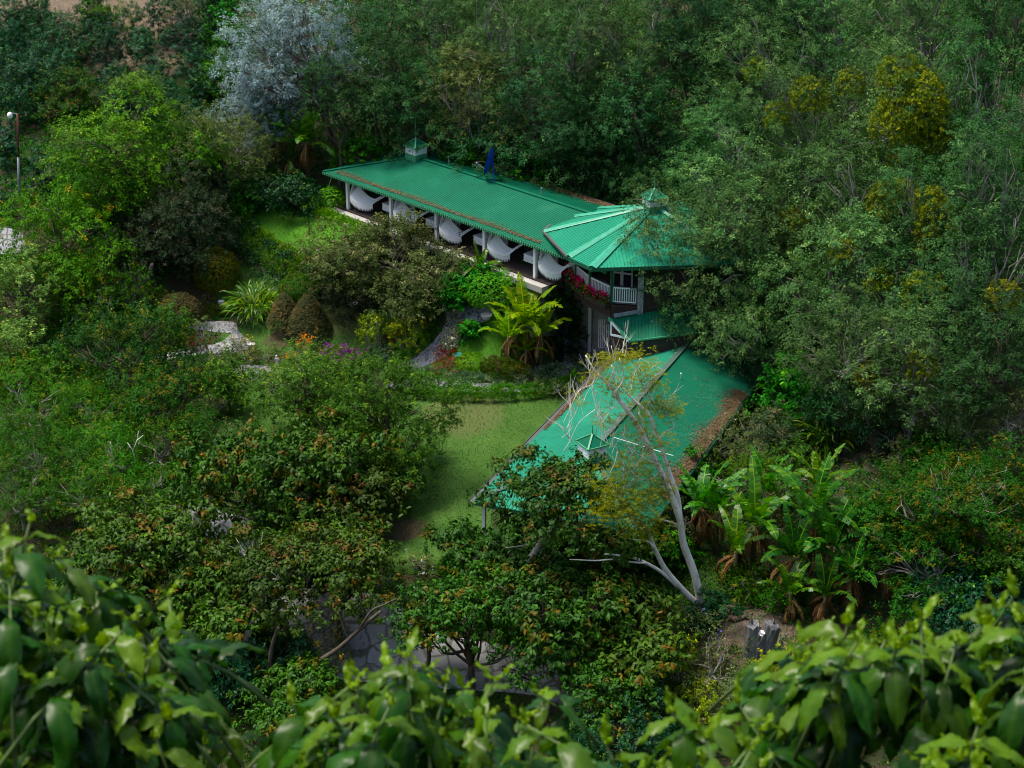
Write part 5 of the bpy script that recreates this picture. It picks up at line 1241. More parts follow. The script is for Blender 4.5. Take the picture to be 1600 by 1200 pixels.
# ---- bare white-trunked tree with airy golden foliage
def drawn_tree(kind, Y0, paths, mat, label, base, fol=None, sp='tassel', cat='tree', foln=0):
    """paths: list of (pixel points, depth offsets, r0, r1)"""
    b = hit(*base); root = thing(kind, (b.x, b.y, ht(b.x, b.y)), label, cat); o = Vector(root.location)
    mb = MB()
    for pts, dy, r0, r1 in paths:
        n = len(pts); rng = random.Random(len(pts)*13+int(pts[0][0]))
        P3 = [PY(p[0], p[1], b.y+dy[0]+(dy[1]-dy[0])*i/(n-1))-o for i, p in enumerate(pts)]
        S_ = []
        for i in range(n-1):
            p0 = P3[max(i-1, 0)]; p1 = P3[i]; p2 = P3[i+1]; p3 = P3[min(i+2, n-1)]
            for k in range(4):
                f = k/4; S_.append(.5*((2*p1)+(-p0+p2)*f+(2*p0-5*p1+4*p2-p3)*f*f+(-p0+3*p1-3*p2+p3)*f**3))
        S_.append(P3[-1]); m = len(S_)
        mb.tube(S_, [r0+(r1-r0)*i/(m-1) for i in range(m)], 8)
    mb.build('trunk', mat, root, smooth=True)
    return root, b
WT, wb = drawn_tree('white_trunk_tree', 0, [
    ([(1098,962),(1086,900),(1068,850),(1062,812),(1045,765),(1030,732),(1005,682),(990,655),(968,625)],(0,-.6),.21,.10),
    ([(968,625),(950,600),(930,580),(915,555)],(-.6,-.3),.09,.03),
    ([(968,625),(965,610),(975,590),(968,560)],(-.6,-1),.06,.02),
    ([(1064,830),(1060,780),(1045,735),(1030,690),(1015,650),(1007,640),(985,620),(970,600),(955,570)],(0,1.2),.12,.03),
    ([(1007,640),(1012,632),(1018,625)],(1,1),.03,.015),
    ([(1030,685),(1040,675),(1053,667),(1050,658)],(.8,1.2),.045,.015),
    ([(1005,682),(1007,668),(998,645)],(-.5,-.9),.05,.03),
    ([(1032,738),(1015,750),(1000,748),(990,740),(975,735)],(-.3,-1.2),.04,.015),
    ([(1020,724),(1005,715),(990,705),(980,690)],(-.5,-1.3),.05,.02),
    ([(983,742),(975,730),(965,705),(958,680),(955,650)],(-1.1,-1.5),.035,.012),
    ([(965,705),(960,725),(952,740)],(-1.3,-1.6),.03,.015),
    ([(968,625),(955,640),(945,625),(930,610)],(-.6,-1.5),.035,.012),
    ([(1062,822),(1045,815),(1025,810)],(0,-.6),.06,.04),
    ([(1096,950),(1070,925),(1040,890),(1022,855),(1015,835),(1005,820),(1000,812)],(0,-1.4),.16,.06),
    ([(1060,918),(1035,895),(1010,880),(990,872),(960,867),(945,866)],(-.3,-1.6),.10,.04),
    ([(1010,880),(985,878),(960,874),(930,876),(890,874)],(-.9,-2.2),.06,.025),
    ([(1022,855),(1010,845),(990,843)],(-.9,-1.6),.06,.03),
    ([(930,580),(925,600),(905,610),(890,640),(880,660)],(-.4,-1.2),.025,.008),
    ([(925,600),(935,640),(940,680),(937,700)],(-.6,-1.4),.025,.008),
    ([(950,600),(960,570),(955,540)],(-.4,0),.03,.01),
    ([(930,640),(905,660),(890,690),(880,705)],(-1,-1.5),.02,.008),
    ([(985,620),(990,590),(1000,560)],(.8,1.5),.03,.01),
    ([(1000,560),(1020,570),(1040,580)],(1.5,1.8),.02,.008),
    ], M['bark_pale'], 'slender tree with a forked white trunk leaning left and airy golden foliage', (1098,958))
M['fern'] = leafmat('leaf_fern_gold', (.10,.15,.02), (.20,.26,.04), (.30,.30,.06), trans=.4)
def airy(root, b, spots, seed):
    rng = np.random.default_rng(seed); V = []; Tn = []; o = np.array(root.location)
    for px, py, rx, ry, dy, n in spots:
        n = int(n*.35)*2
        c = np.array(PY(px, py, b.y+dy)); m = mpp(b.y, c[2])
        tw = rng.normal(0, .5, (n, 3)); tw = np.clip(tw, -1, 1)*np.array([rx*m, rx*m*.9, ry*m])+c-o
        K = 16; i = np.repeat(np.arange(n), K); ax = unit(rng.normal(0, 1, (n, 3))*np.array([1, 1, .35])+np.array([0, 0, .15])); s = np.tile(np.linspace(0, 1, K), n)
        p = tw[i]+ax[i]*(s*.30)[:, None]; p[:, 2] -= .06*s*s
        sgn = np.tile([1, -1], n*K//2)
        d = unit(np.cross(ax[i], [0, 0, 1])*sgn[:, None]+ax[i]*.6+rng.normal(0, .15, (n*K, 3)))
        V.append((p, d)); Tn.append(rng.uniform(0, 1, (n*K, 3))*np.array([.5, 1, 1]))
    p = np.concatenate([a for a, _ in V]); d = np.concatenate([a for _, a in V]); t = np.concatenate(Tn); N = len(p)
    side = unit(np.cross(d, np.array([0, 0, 1.])+rng.normal(0, .3, (N, 3))))
    link('crown', leaves_mesh('foliage_airy', M['fern'], p, d, side, rng.uniform(.06, .13, N), np.full(N, .030), t, fold=.0), root)
airy(WT, wb, [(1010,590,36,26,1.4,260),(1020,635,40,22,1.2,240),(1050,640,22,12,1.3,90),(985,560,40,18,.6,170),(950,560,28,14,-.2,90),(965,600,34,22,-.4,150),(990,660,30,22,-.5,130),
    (930,585,22,14,-.4,60),(1020,690,36,26,-.3,170),(985,720,34,26,-1,150),(1000,765,46,26,-1.2,240),(970,790,46,22,-1.4,220),(1025,770,30,30,-.5,160),(905,620,20,20,-1,25),(945,650,24,26,-1.2,60),(1010,730,34,20,-.2,120),(985,800,44,26,-1.6,420),(1010,825,34,20,-1.3,300),(950,790,40,22,-1.8,280),(960,755,40,24,-1.3,260)], 5)
def fine_twigs(root, b, starts, seed):
    rng = random.Random(seed); mb = MB(); o = Vector(root.location)
    for (px, py, dy, n, up) in starts:
        for k in range(n):
            p = PY(px+rng.uniform(-14,14), py+rng.uniform(-14,14), b.y+dy)-o; a = rng.uniform(0, 6.28); L = rng.uniform(.8, 1.9); q = [p]; d = Vector((cos(a)*.45, sin(a)*.45, up))
            for i in range(5):
                d = (d+Vector((rng.uniform(-.25,.25), rng.uniform(-.25,.25), rng.uniform(-.1,.22)))).normalized(); q.append(q[-1]+d*L/5)
            mb.tube(q, [.018,.015,.012,.010,.007,.004], 4, False)
            for j in (2, 3):
                e = (d+Vector((rng.uniform(-.8,.8), rng.uniform(-.8,.8), .2))).normalized(); mb.tube([q[j], q[j]+e*.3, q[j]+e*.55+Vector((0,0,.1))], [.008,.006,.003], 4, False)
    mb.build('twigs', M['bark_pale'], root, smooth=True)
fine_twigs(WT, wb, [(968,625,-.6,8,.8),(930,590,-.4,8,.8),(905,640,-1,8,.6),(890,680,-1.4,6,.6),(940,670,-1.3,8,.8),(955,700,-1.4,6,.8),(1000,600,1,7,.8),(1040,650,1.2,6,.7),(990,740,-1,8,.6),(1000,700,-.6,7,.7),(1012,640,.8,6,.9),(965,560,-.3,6,.9),(975,765,-1.3,6,.5)], 3)
def add_trunk(root, Y, paths, mat):
    mb = MB(); o = Vector(root.location)
    for pts, dy, r0, r1 in paths:
        n = len(pts); P3 = [PY(p[0], p[1], Y+dy*i/(n-1))-o for i, p in enumerate(pts)]
        S_ = []
        for i in range(n-1):
            p0 = P3[max(i-1, 0)]; p1 = P3[i]; p2 = P3[i+1]; p3 = P3[min(i+2, n-1)]
            for k in range(4): f = k/4; S_.append(.5*((2*p1)+(-p0+p2)*f+(2*p0-5*p1+4*p2-p3)*f*f+(-p0+3*p1-3*p2+p3)*f**3))
        S_.append(P3[-1]); mb.tube(S_, [r0+(r1-r0)*i/(len(S_)-1) for i in range(len(S_))], 8)
    mb.build('trunk', mat, root, smooth=True)
ut = plant('bronze_tree','bronze',852,772,98,31,4.4,'umbrella shaped bronze tree with a curved grey trunk before the lower roof','tree',trunk=False,depth=-4.6)
add_trunk(ut, ut.location.y-.9, [([(826,878),(845,848),(868,818),(886,795),(890,770),(893,752)],1.0,.17,.08),([(888,785),(872,765),(850,762),(825,768)],.6,.07,.03),([(889,775),(905,755),(925,748)],.8,.07,.03),([(868,818),(862,802),(850,795)],-.3,.06,.03),([(880,800),(900,798),(920,806)],-.3,.05,.02),([(848,845),(820,852),(790,856)],-.3,.05,.02)], M['bark_grey'])
# other drawn trunks
drawn_tree('leaning_trunk_tree', 0, [([(410,1105),(425,1085),(460,1062),(495,1035),(530,1012),(560,985),(595,955)],(0,0),.16,.08),([(545,1000),(535,975),(530,950),(548,940)],(0,.3),.05,.02),
    ([(560,985),(580,955),(600,945),(620,935)],(0,-.4),.06,.03),([(412,1085),(420,1050),(425,1010),(435,980)],(0,.2),.12,.09)], M['bark'], 'dark leaning forked trunk in front of the driveway', (412,1105))
drawn_tree('pale_forked_tree', 0, [([(322,1062),(350,1035),(375,1008),(392,980),(400,955)],(0,0),.20,.12),([(365,1075),(366,1040),(372,1022),(388,995),(398,970)],(0,0),.15,.09)], M['bark_pale'], 'pale forked trunk at the left beside the blurred leaves', (365,1075))
drawn_tree('pale_dead_tree', 0, [([(1478,970),(1476,945),(1470,938)],(0,0),.12,.08),([(1478,960),(1480,925),(1484,905)],(0,0),.10,.06),([(1470,940),(1462,918),(1470,905)],(0,0),.07,.04)], M['bark_pale'], 'broken pale dead trunk above the right blurred leaves', (1478,972))
drawn_tree('dead_stump', 0, [([(216,465),(222,450),(232,430),(238,412)],(0,0),.22,.10),([(222,450),(228,430),(234,420)],(0,.3),.12,.08),([(214,465),(218,435),(218,422)],(0,-.2),.16,.12),([(214,455),(206,430),(201,412)],(0,0),.07,.05),
    ([(198,455),(197,430),(195,412)],(0,.2),.10,.07),([(187,450),(187,425)],(0,.2),.06,.05)], M['bark_grey'], 'cut grey dead tree with several stubby limbs above the garden', (218,470))
drawn_tree('mossy_trunk_tree', 0, [([(1375,705),(1368,680),(1362,650),(1358,610),(1360,570)],(0,0),.45,.28),([(1362,650),(1380,610),(1400,570)],(0,.5),.2,.1)], M['bark'], 'thick mossy trunk standing on the bare forest soil', (1375,712))
drawn_tree('leaning_red_trunk', 0, [([(560,178),(548,145),(538,125),(525,100),(522,80)],(0,0),.30,.16),([(549,146),(555,125),(553,105)],(0,.2),.18,.10),([(525,100),(505,85),(485,65),(480,25)],(0,-.5),.13,.05),([(522,80),(535,50),(530,20)],(0,0),.11,.05)], M['bark_red'], 'red-brown forked trunk behind the left end of the roof', (562,200))
for pts, lab, r0, at in [([(172,690),(176,715),(172,740),(150,748),(128,742),(112,752)],'thin pale bent branch curving over the left thicket',.05,(172,742)), ([(214,732),(208,705),(214,688),(224,680)],'short pale forked branch in the left thicket',.05,(214,740)),
    ([(1200,112),(1190,100),(1175,92),(1160,95)],'bare pale branch sticking out of the forest near the top',.09,(1215,150))]:
    b_ = hit(*at); c_ = 3.0 if at[0] < 400 else 10
    o_ = thing('bare_branch', (PY(pts[0][0], pts[0][1], b_.y-(3 if at[0] < 400 else 6))), lab, 'branch')
    mb = MB(); P3 = [PY(p[0], p[1], b_.y-(3 if at[0] < 400 else 6)-.1*i)-Vector(o_.location) for i, p in enumerate(pts)]
    mb.tube(P3, [r0*(1-.7*i/(len(P3)-1)) for i in range(len(P3))], 6); mb.tube([P3[2], P3[2]+Vector((.1,.1,.5))], [r0*.5, r0*.2], 5); mb.tube([P3[1], P3[1]+Vector((-.3,.1,.5))], [r0*.5, r0*.2], 5)
    mb.build('limb', M['bark_pale'], o_, smooth=True)

# ------------------------------------------------------------------ things on and around the lodge
CH = 'hammocks on the porch'
def hammock(s0, label, s1=None):
    rg = random.Random(int(s0*10)); s1 = (s1 or s0+3.2)+rg.uniform(-.2,.2); va, vb = .85, 2.3
    a = W(s0, va, Z0+2.08); b = W(s1, vb, Z0+2.05); root = thing('hammock', W((s0+s1)/2, 1.4, Z0), label, 'hammock', CH); o = Vector(root.location)
    n, m = 20, 10; sag = rg.uniform(.55, .75)
    def pt(t, q, dz=0.0):
        s = s0+.40+(s1-s0-1.25)*.78*t; v = va-.28+(vb-va-.60)*t*t; w = .85-.55*t**1.5
        fold = .03*sin(q*19+t*5+s0*3)*(.3+t)
        z = Z0+1.42-.72*(1-(1-min(1, t/.78))**1.7)+max(0, t-.78)*1.5+q*.75*w+.05*(abs(2*q))**2.2+fold
        return W(s, v+q*w, z+dz)-o
    mb = MB()
    for i in range(n+1):
        for j in range(m+1): mb.v.append(tuple(pt(i/n, j/m-.5)))
    for i in range(n):
        for j in range(m): k = i*(m+1)+j; mb.f.append((k, k+1, k+m+2, k+m+1))
    mb.build('sling', M['cloth'], root, smooth=True)
    fr = MB()
    for i in range(n*2-6):
        t = i/(n*2); t2 = (i+1)/(n*2); e0 = pt(t, -.5); e1_ = pt(t2, -.5); d = Vector((0, 0, -.38 if i % 2 else -.27))
        fr.poly([e0, e1_, e1_+d+Vector((0,0,.05)), (e0+e1_)/2+d-Vector((0,0,.05)), e0+d+Vector((0,0,.05))])
    fr.build('fringe', M['cloth'], root)
    ro = MB()
    for e, t in ((a, 0), (b, 1)):
        for j in range(0, m+1): ro.tube([e-o, pt(t, j/m-.5)], .012, 4, False)
    ro.tube([pt(0, -.5), pt(0, 0), pt(0, .5)], .02, 5); ro.tube([a-o, b-o], .008, 4)
    ro.build('rope', M['cloth'], root)
hammock(2.25, 'white fringed hammock nearest the left end of the porch'); hammock(6.85, 'white fringed hammock in the second bay of the porch')
hammock(11.45, 'white hammock half hidden behind the big rounded shrub'); hammock(16.05, 'white scalloped hammock behind the small banana plant')
hammock(20.65, 'white hammock closest to the tower balcony')
def table(s, label):
    p = W(s, 2.0, Z0); root = thing('cloth_table', p, label, 'table', 'white clothed tables on the porch'); mb = MB()
    mb.box((0,0,.72), 1.0, 1.0, .03, ub); mb.build('table_top', M['cloth'], root)
    c = MB(); k = 28
    for i in range(k):
        a0 = 2*pi*i/k; r = lambda a: .5/max(abs(cos(a)), abs(sin(a)))
        def pt(a, z, w): x, y = cos(a)*r(a)*w, sin(a)*r(a)*w; return (x*cos(ub)-y*sin(ub), x*sin(ub)+y*cos(ub), z)
        a1 = 2*pi*(i+1)/k; w0 = 1.04+.05*(i % 2); w1_ = 1.04+.05*((i+1) % 2)
        c.poly([pt(a0,.75,1.02), pt(a1,.75,1.02), pt(a1,.28,w1_), pt(a0,.28,w0)])
    c.build('tablecloth', M['cloth'], root)
    l = MB()
    for x, y in ((.4,.4),(-.4,.4),(.4,-.4),(-.4,-.4)): l.box((x*cos(ub)-y*sin(ub), x*sin(ub)+y*cos(ub), .01), .06, .06, .71, ub)
    l.build('leg', M['dark'], root)
def chair(s, v, rz, label):
    p = W(s, v, Z0); root = thing('porch_chair', p, label, 'chair', 'dark chairs on the porch', rz)
    a = MB(); a.box((0,0,.42), .48, .48, .07); a.build('seat', M['dark'], root)
    a = MB(); a.box((0,.22,.49), .48, .06, .5); a.build('backrest', M['dark'], root)
    for x, y in ((.2,.2),(-.2,.2),(.2,-.2),(-.2,-.2)):
        a = MB(); a.box((x,y,.01), .045, .045, .41); a.build('leg', M['dark'], root)
for s, w in ((4.5,'first'),(9.0,'second'),(13.7,'third'),(18.4,'fourth')):
    table(s+.4, 'white cloth covered table in the %s bay of the porch' % w)
    chair(s-.6, 2.0, ub+pi/2, 'dark chair left of the table in the %s porch bay' % w); chair(s+1.35, 1.9, ub-pi/2, 'dark chair right of the table in the %s porch bay' % w)
# satellite dish
dp = W(11.6, 4.75, 9.55); dish = thing('satellite_dish', dp, 'blue satellite dish standing on the long roof', 'satellite dish', None, radians(78))
mb = MB(); rings = 6; seg = 24
for i in range(rings+1):
    r = .95*i/rings
    for j in range(seg):
        a = 2*pi*j/seg; mb.v.append((r*cos(a), -.30+.30*(r/.95)**2-.0*sin(a)-r*sin(a)*.25, 1.15+r*sin(a)))
for i in range(rings):
    for j in range(seg): j2 = (j+1) % seg; mb.f.append((i*seg+j, i*seg+j2, (i+1)*seg+j2, (i+1)*seg+j))
mb.build('reflector', M['blue'], dish, smooth=True)
mb = MB(); mb.tube([(0,-.3,1.15),(0,-.35,.0)], .05, 8); mb.tube([(0,-.3,.7),(-.55,-.5,.0)], .03, 6); mb.tube([(0,-.3,.7),(.55,-.5,.0)], .03, 6); mb.build('mount', M['blue'], dish)
mb = MB(); mb.tube([(0,-.1,.35),(0,.75,.95)], .025, 6); mb.ball((0,.78,.98), .08); mb.build('feed_arm', M['grey'], dish)
# roof masts
for (px, py) in ((701,252),(846,302)):
    p = P(px, py+4, 9.3); o = thing('roof_vent_pipe', p, 'thin pale vent pipe on the %s of the long roof ridge' % ('left' if px < 800 else 'right'), 'vent pipe'); mb = MB(); mb.tube([(0,0,-.2),(0,0,.5)], .045, 7); mb.build('pipe', M['grey'], o); mb = MB(); mb.ball((0,0,.52), .07, sz=.5); mb.build('cap', M['grey'], o)
# flower box on the balcony
fbx = thing('flower_box', BE[1], 'row of red and pink geraniums in a brown box outside the balcony railing', 'flower box'); o = Vector(fbx.location)
rng = np.random.default_rng(3)
pts3 = [Vector(p) for p in BE[:4]]; box = MB(); pos = []
for i in range(3):
    a, b = pts3[i], pts3[i+1]; d = (b-a).normalized(); nn = Vector((d.y, -d.x, 0)); nn = nn if nn.x < 0 else -nn
    box.bar(a+nn*.28-Vector((0,0,.12))-o, b+nn*.28-Vector((0,0,.12))-o, .36, .3)
    for k in range(int((b-a).length*42)):
        f = rng.uniform(); p = a.lerp(b, f)+nn*(.28+rng.normal(0,.13))+Vector((0,0,rng.uniform(.0,.55)))-o; pos.append(np.array(p))
box.build('planter', M['brown'], fbx)
pos = np.array(pos); N = len(pos)*6; i = np.repeat(np.arange(len(pos)), 6)
d = unit(rng.normal(0,1,(N,3))+np.array([0,0,.4])); sd2 = unit(np.cross(d, rng.normal(0,1,(N,3))))
link('leaves', leaves_mesh('leaves_geranium', SP['lush']['mat'], pos[i]+rng.normal(0,.08,(N,3))-np.array([0,0,.12]), d, sd2, np.full(N,.13), np.full(N,.11), rng.uniform(0,1,(N,3))*np.array([0,1,1])), fbx)
ln = np.linspace(0, 1, len(pos))
for col_, m_ in (('pink', (ln < .25) | (ln > .45)), ('red', (ln >= .2)), ('orange', (ln > .22) & (ln < .4)), ('white', (ln < .12))):
    q = pos[m_][::(3 if col_ in ('pink',) else 4)]
    i = np.repeat(np.arange(len(q)), 8); n_ = len(i); d = unit(rng.normal(0,1,(n_,3))); sd2 = unit(np.cross(d, rng.normal(0,1,(n_,3))))
    fo_ = link('flowers', leaves_mesh('flowers_geranium', FL[col_], q[i]+rng.normal(0,.06,(n_,3))+np.array([0,0,.05]), d, sd2, np.full(n_,.11), np.full(n_,.10), rng.uniform(0,1,(n_,3))), fbx); fo_['kind'] = 'stuff'
# dead leaves on the roofs
def litter_on(name, label, quadpts, dens, seed, falloff=True, sz=.10):
    """flat debris spread over a roof quad: a,b along the collecting edge, c,d the far edge"""
    a, b, c, d_ = [np.array(q) for q in quadpts]; rng = np.random.default_rng(seed); N = dens
    u = rng.uniform(0, 1, N); v = np.abs(rng.normal(0, .35, N)) if falloff else rng.uniform(0, 1, N)
    v = v*(.55+.45*np.sin(u*9+seed)**2); v = np.clip(v, 0, 1)
    p = (a*(1-u[:, None])+b*u[:, None])*(1-v[:, None])+(d_*(1-u[:, None])+c*u[:, None])*v[:, None]; p[:, 2] += .05+rng.uniform(0, .03, N)
    d = unit(np.stack([rng.normal(0,1,N), rng.normal(0,1,N), rng.normal(0,.15,N)], 1)); s = unit(np.cross(d, np.array([0,0,1.])+rng.normal(0,.25,(N,3))))
    o = link(name, leaves_mesh(name, M['litterleaf'], p, d, s, sz*rng.uniform(.6,1.5,N), sz*.5*rng.uniform(.6,1.3,N), rng.uniform(0,1,(N,3)))); props(o, label, 'fallen leaves', None, 'stuff')
M['litterleaf'] = leafmat('fallen_leaf', (.035,.022,.015), (.10,.062,.042), (.20,.155,.105), trans=.05, rough=.9, spec=.1)
litter_on('fallen_leaves','brown fallen leaves along the front eave of the long roof',[W(1,.25,8.47),W(21,.25,8.47),W(21,1.0,8.6),W(1,1.0,8.6)],5200,1,True,.07)
litter_on('fallen_leaves','brown fallen leaves along the back edge of the long roof',[W(3,8.9,8.45),W(26,8.9,8.45),W(26,7.2,8.8),W(3,7.2,8.8)],9000,2)
litter_on('fallen_leaves','brown leaf drift at the right eave of the lower roof',[X2(4,9.05,2.85),X2(18,9.05,2.85),X2(18,7.6,3.3),X2(4,7.6,3.3)],8000,3)
litter_on('fallen_leaves','brown leaf drift in the valley below the tower',[P(978,522,3.1),P(1045,500,3.9),P(1010,530,3.3),P(950,560,2.9)],3800,4)
litter_on('fallen_leaves','scattered leaves on the right slope of the lower roof',[X2(2,9.0,2.9),X2(18,9.0,2.9),X2(18,5,4.25),X2(3,5,4.25)],1500,5,False,.07)
litter_on('fallen_leaves','thin line of leaves along the left gutter of the lower roof',[X2(9,.1,2.86),X2(21,.1,2.86),X2(21,.5,2.98),X2(9,.5,2.98)],2600,6)
# street lamp, utility pole
p = hit(30,312); sl = thing('street_lamp', (p.x,p.y,ht(p.x,p.y)), 'tall street lamp on a rusty pole at the left edge', 'street lamp'); o = Vector(sl.location)
top = PY(27,178,p.y)-o
mb = MB(); mb.tube([(0,0,-.3),(top.x*.5,0,top.z*.5)], .09, 8); mb.build('lower_pole', M['grey'], sl, smooth=True)
mb = MB(); mb.tube([(top.x*.5,0,top.z*.5),(top.x,0,top.z)], .07, 8); mb.build('upper_pole', M['rust'], sl, smooth=True)
mb = MB(); mb.tube([(top.x,0,top.z),(top.x-.5,0,top.z+.1)], .03, 6); mb.build('arm', M['grey'], sl)
mb = MB(); mb.ball((top.x-.5,0,top.z-.1), .2, sz=1.2); mb.build('lamp_head', M['lamp'], sl, smooth=True)
wl_ = MB(); a = Vector((top.x,0,top.z-.9)); b = a+Vector((-4.5,-1.5,-.3)); wl_.tube([a.lerp(b, t/10)-Vector((0,0,.5*4*(t/10)*(1-t/10))) for t in range(11)], .015, 4); wl_.build('cable', M['dark'], sl)
c_ = hit(1245,560); up_ = thing('utility_pole', (c_.x,c_.y,ht(c_.x,c_.y)), 'grey-blue utility pole in the dark gap between the trees', 'pole'); tt_ = PY(1243,484,c_.y)-Vector(up_.location)
mb = MB(); mb.tube([(0,0,-.3),(tt_.x,0,tt_.z)], .14, 10); mb.build('pole', M['grey'], up_, smooth=True)
mb = MB(); mb.tube([(tt_.x,0,tt_.z-1.0),(tt_.x,0,tt_.z-.9)], .2, 10); mb.build('bracket', M['gutter'], up_)
# hollow stump, wood pile
c_ = hit(1187,1018); st_ = thing('tree_stump', (c_.x,c_.y,ht(c_.x,c_.y)), 'hollow weathered grey tree stump on the bare dirt', 'tree stump')
mb = MB(); mb.tube([(-.25,0,-.2),(-.27,0,.5),(-.28,0,.95)], [.34,.26,.22], 12); mb.tube([(-.02,-.08,-.2),(-.02,-.1,.4),(0,-.16,.72)], [.3,.22,.15], 12); mb.tube([(.2,0,-.2),(.27,0,.45),(.36,0,.95)], [.34,.28,.26], 12); mb.tube([(.35,.05,.8),(.42,.05,1.08)], [.14,.03], 7); mb.tube([(-.35,.02,.85),(-.36,.02,1.08)], [.09,.03], 7); rj = random.Random(4); mb.v = [(x*(1+rj.uniform(-.07,.07)), y*(1+rj.uniform(-.07,.07)), z+(rj.uniform(-.10,.08) if z > .6 else 0)) for x, y, z in mb.v]
mb.build('bole', M['stump'], st_, smooth=False)
mb = MB(); mb.tube([(0,-.16,.715),(0,-.17,.735)], .12, 12); mb.build('cut_face', M['white_stone'], st_)
st_.scale = (1.4, 1.4, 1.6)
for i, (px, py, a_, l_) in enumerate([(1135,958,.6,.45),(1142,950,-.4,.4),(1150,958,.2,.5),(1140,966,-.2,.55),(1152,967,.3,.6),(1147,962,1.1,.4),(1137,953,1.3,.3),(1160,964,.05,.35)]):
    p = hit(px, py+3); o_ = thing('cut_log', (p.x,p.y,ht(p.x,p.y)+.10), ['rotting split log, leftmost in the small pile','pale ended log on top of the small pile','log in the middle of the small pile','log at the front left of the pile','long log at the front right of the pile','crosswise log in the middle of the pile','upright leaning log piece in the pile','short log at the right end of the pile'][i], 'log', 'logs piled beside the white trunk tree', a_)
    mb = MB(); mb.tube([(-l_/2,0,0),(0,.02,.02),(l_/2,0,.05)], [.11,.13,.10], 8); mb.build('bark_piece', M['bark_red'], o_); mb = MB(); mb.tube([(l_/2,0,.05),(l_/2+.012,0,.05)], .09, 8); mb.build('cut_face', M['cutwood'], o_)
# garden figures and ornaments
def figure(px, py, h, mat, label, cat='statue', kind='garden_statue'):
    p = hit(px, py); g = thing(kind, (p.x,p.y,ht(p.x,p.y)), label, cat)
    mb = MB(); mb.box((0,0,-.1), .32, .32, .25); mb.build('plinth', M['white_stone'], g)
    mb = MB(); mb.tube([(0,0,.14),(0,0,.14+h*.25),(.02,0,.14+h*.5),(0,0,.14+h*.72),(0,0,.14+h*.8)], [.13,.15,.10,.14,.05], 9); mb.ball((0,0,.14+h*.9), h*.1, 9, 7); mb.tube([(.12,0,.14+h*.68),(.17,-.05,.14+h*.45)], .035, 6); mb.tube([(-.12,0,.14+h*.68),(-.17,-.05,.14+h*.45)], .035, 6)
    mb.build('body', mat, g, smooth=True); return g
figure(433,575,.75,M['white_stone'],'small white statue among the plants by the front path')
figure(649,520,.9,M['grey'],'small blue-grey garden statue in the shade left of the path')
def pot(px, py, mat, label, r=.22):
    p = hit(px, py); g = thing('planter_pot', (p.x,p.y,ht(p.x,p.y)), label, 'pot'); mb = MB(); mb.tube([(0,0,-.05),(0,0,.15),(0,0,.32)], [r*.6,r,r*1.15], 12); mb.build('bowl', mat, g, smooth=True)
    mb = MB(); mb.tube([(0,0,.30),(0,0,.36)], r*1.25, 12); mb.build('rim', mat, g); return g
pot(393,545,M['white_stone'],'white stone pot beside the garden bush'); pot(346,478,M['white_stone'],'small white stone ornament below the egg shaped bush', .18)
pot(655,512,M['teal'],'round teal glazed ornament beside the cobbled path', .2); pot(715,562,M['teal'],'small teal box planter with pink flowers on the lawn island', .26); pot(760,500,M['white_stone'],'grey stone bowl under the banana clump', .3)
# fountain with a painted figure
p = hit(888,876); fo = thing('garden_fountain', (p.x,p.y,ht(p.x,p.y)), 'round teal fountain basin with a painted blue and orange figure', 'fountain')
mb = MB(); mb.tube([(0,0,-.1),(0,0,.25),(0,0,.33)], [.45,.75,.8], 18); mb.build('basin', M['teal'], fo, smooth=True)
mb = MB(); mb.tube([(0,0,.3),(0,0,.55),(0,0,.85),(0,0,.95)], [.22,.26,.18,.08], 12); mb.build('body', M['teal'], fo, smooth=True)
mb = MB(); mb.ball((0,0,1.08), .17, 12, 8); mb.build('head', M['terracotta'], fo, smooth=True)
mb = MB(); mb.tube([(0,0,1.10),(0,0,1.2),(.03,0,1.38)], [.24,.17,.03], 12); mb.build('hat', M['blue'], fo, smooth=True)
# driveway gate railings and post
def railing(a, b, h, label, n=22):
    A_ = hit(*a); B_ = hit(*b); A_.z = ht(A_.x, A_.y); B_.z = ht(B_.x, B_.y)
    g = thing('metal_railing', A_, label, 'railing'); d = B_-A_
    mb = MB(); mb.bar((0,0,h), (d.x,d.y,d.z+h), .05, .05); mb.bar((0,0,.12), (d.x,d.y,d.z+.12), .05, .05); mb.build('rail', M['dark'], g)
    mb = MB()
    for i in range(n+1): t = i/n; mb.bar((d.x*t,d.y*t,d.z*t), (d.x*t,d.y*t,d.z*t+h), .025, .025)
    mb.build('bar', M['dark'], g)
railing((545,956),(572,970),.35,'low dark metal railing across the upper driveway'); railing((785,1050),(835,1068),.35,'low dark metal railing across the lower driveway')
p = hit(893,1062); po = thing('rusty_post', (p.x,p.y,ht(p.x,p.y)), 'rusty square post beside the lower driveway', 'post'); mb = MB(); mb.box((0,0,-.2), .12, .12, 1.6); mb.build('shaft', M['rust'], po); mb = MB(); mb.box((0,0,1.4), .16, .16, .05); mb.build('cap', M['rust'], po)
# ladders leaning behind the roof end
for k, (x, lab) in enumerate(((556,'grey ladder leaning behind the roof end, left one'),(568,'grey ladder leaning behind the roof end, right one'))):
    a = PY(x-4, 268, 121.5); b = PY(x+4, 244, 122.2); g = thing('ladder', a-Vector((0,0,2.4)), lab, 'ladder'); o = Vector(g.location); d = b-a
    for s_ in (-.18, .18): mb = MB(); mb.bar(a+Vector((s_,0,-2.4))-o, b+Vector((s_,0,0))-o, .05, .05); mb.build('stile', M['grey'], g)
    for i in range(10): mb = MB(); q = a.lerp(b, i/10)-o; mb.bar(q+Vector((-.18,0,0)), q+Vector((.18,0,0)), .035, .035); mb.build('rung', M['grey'], g)

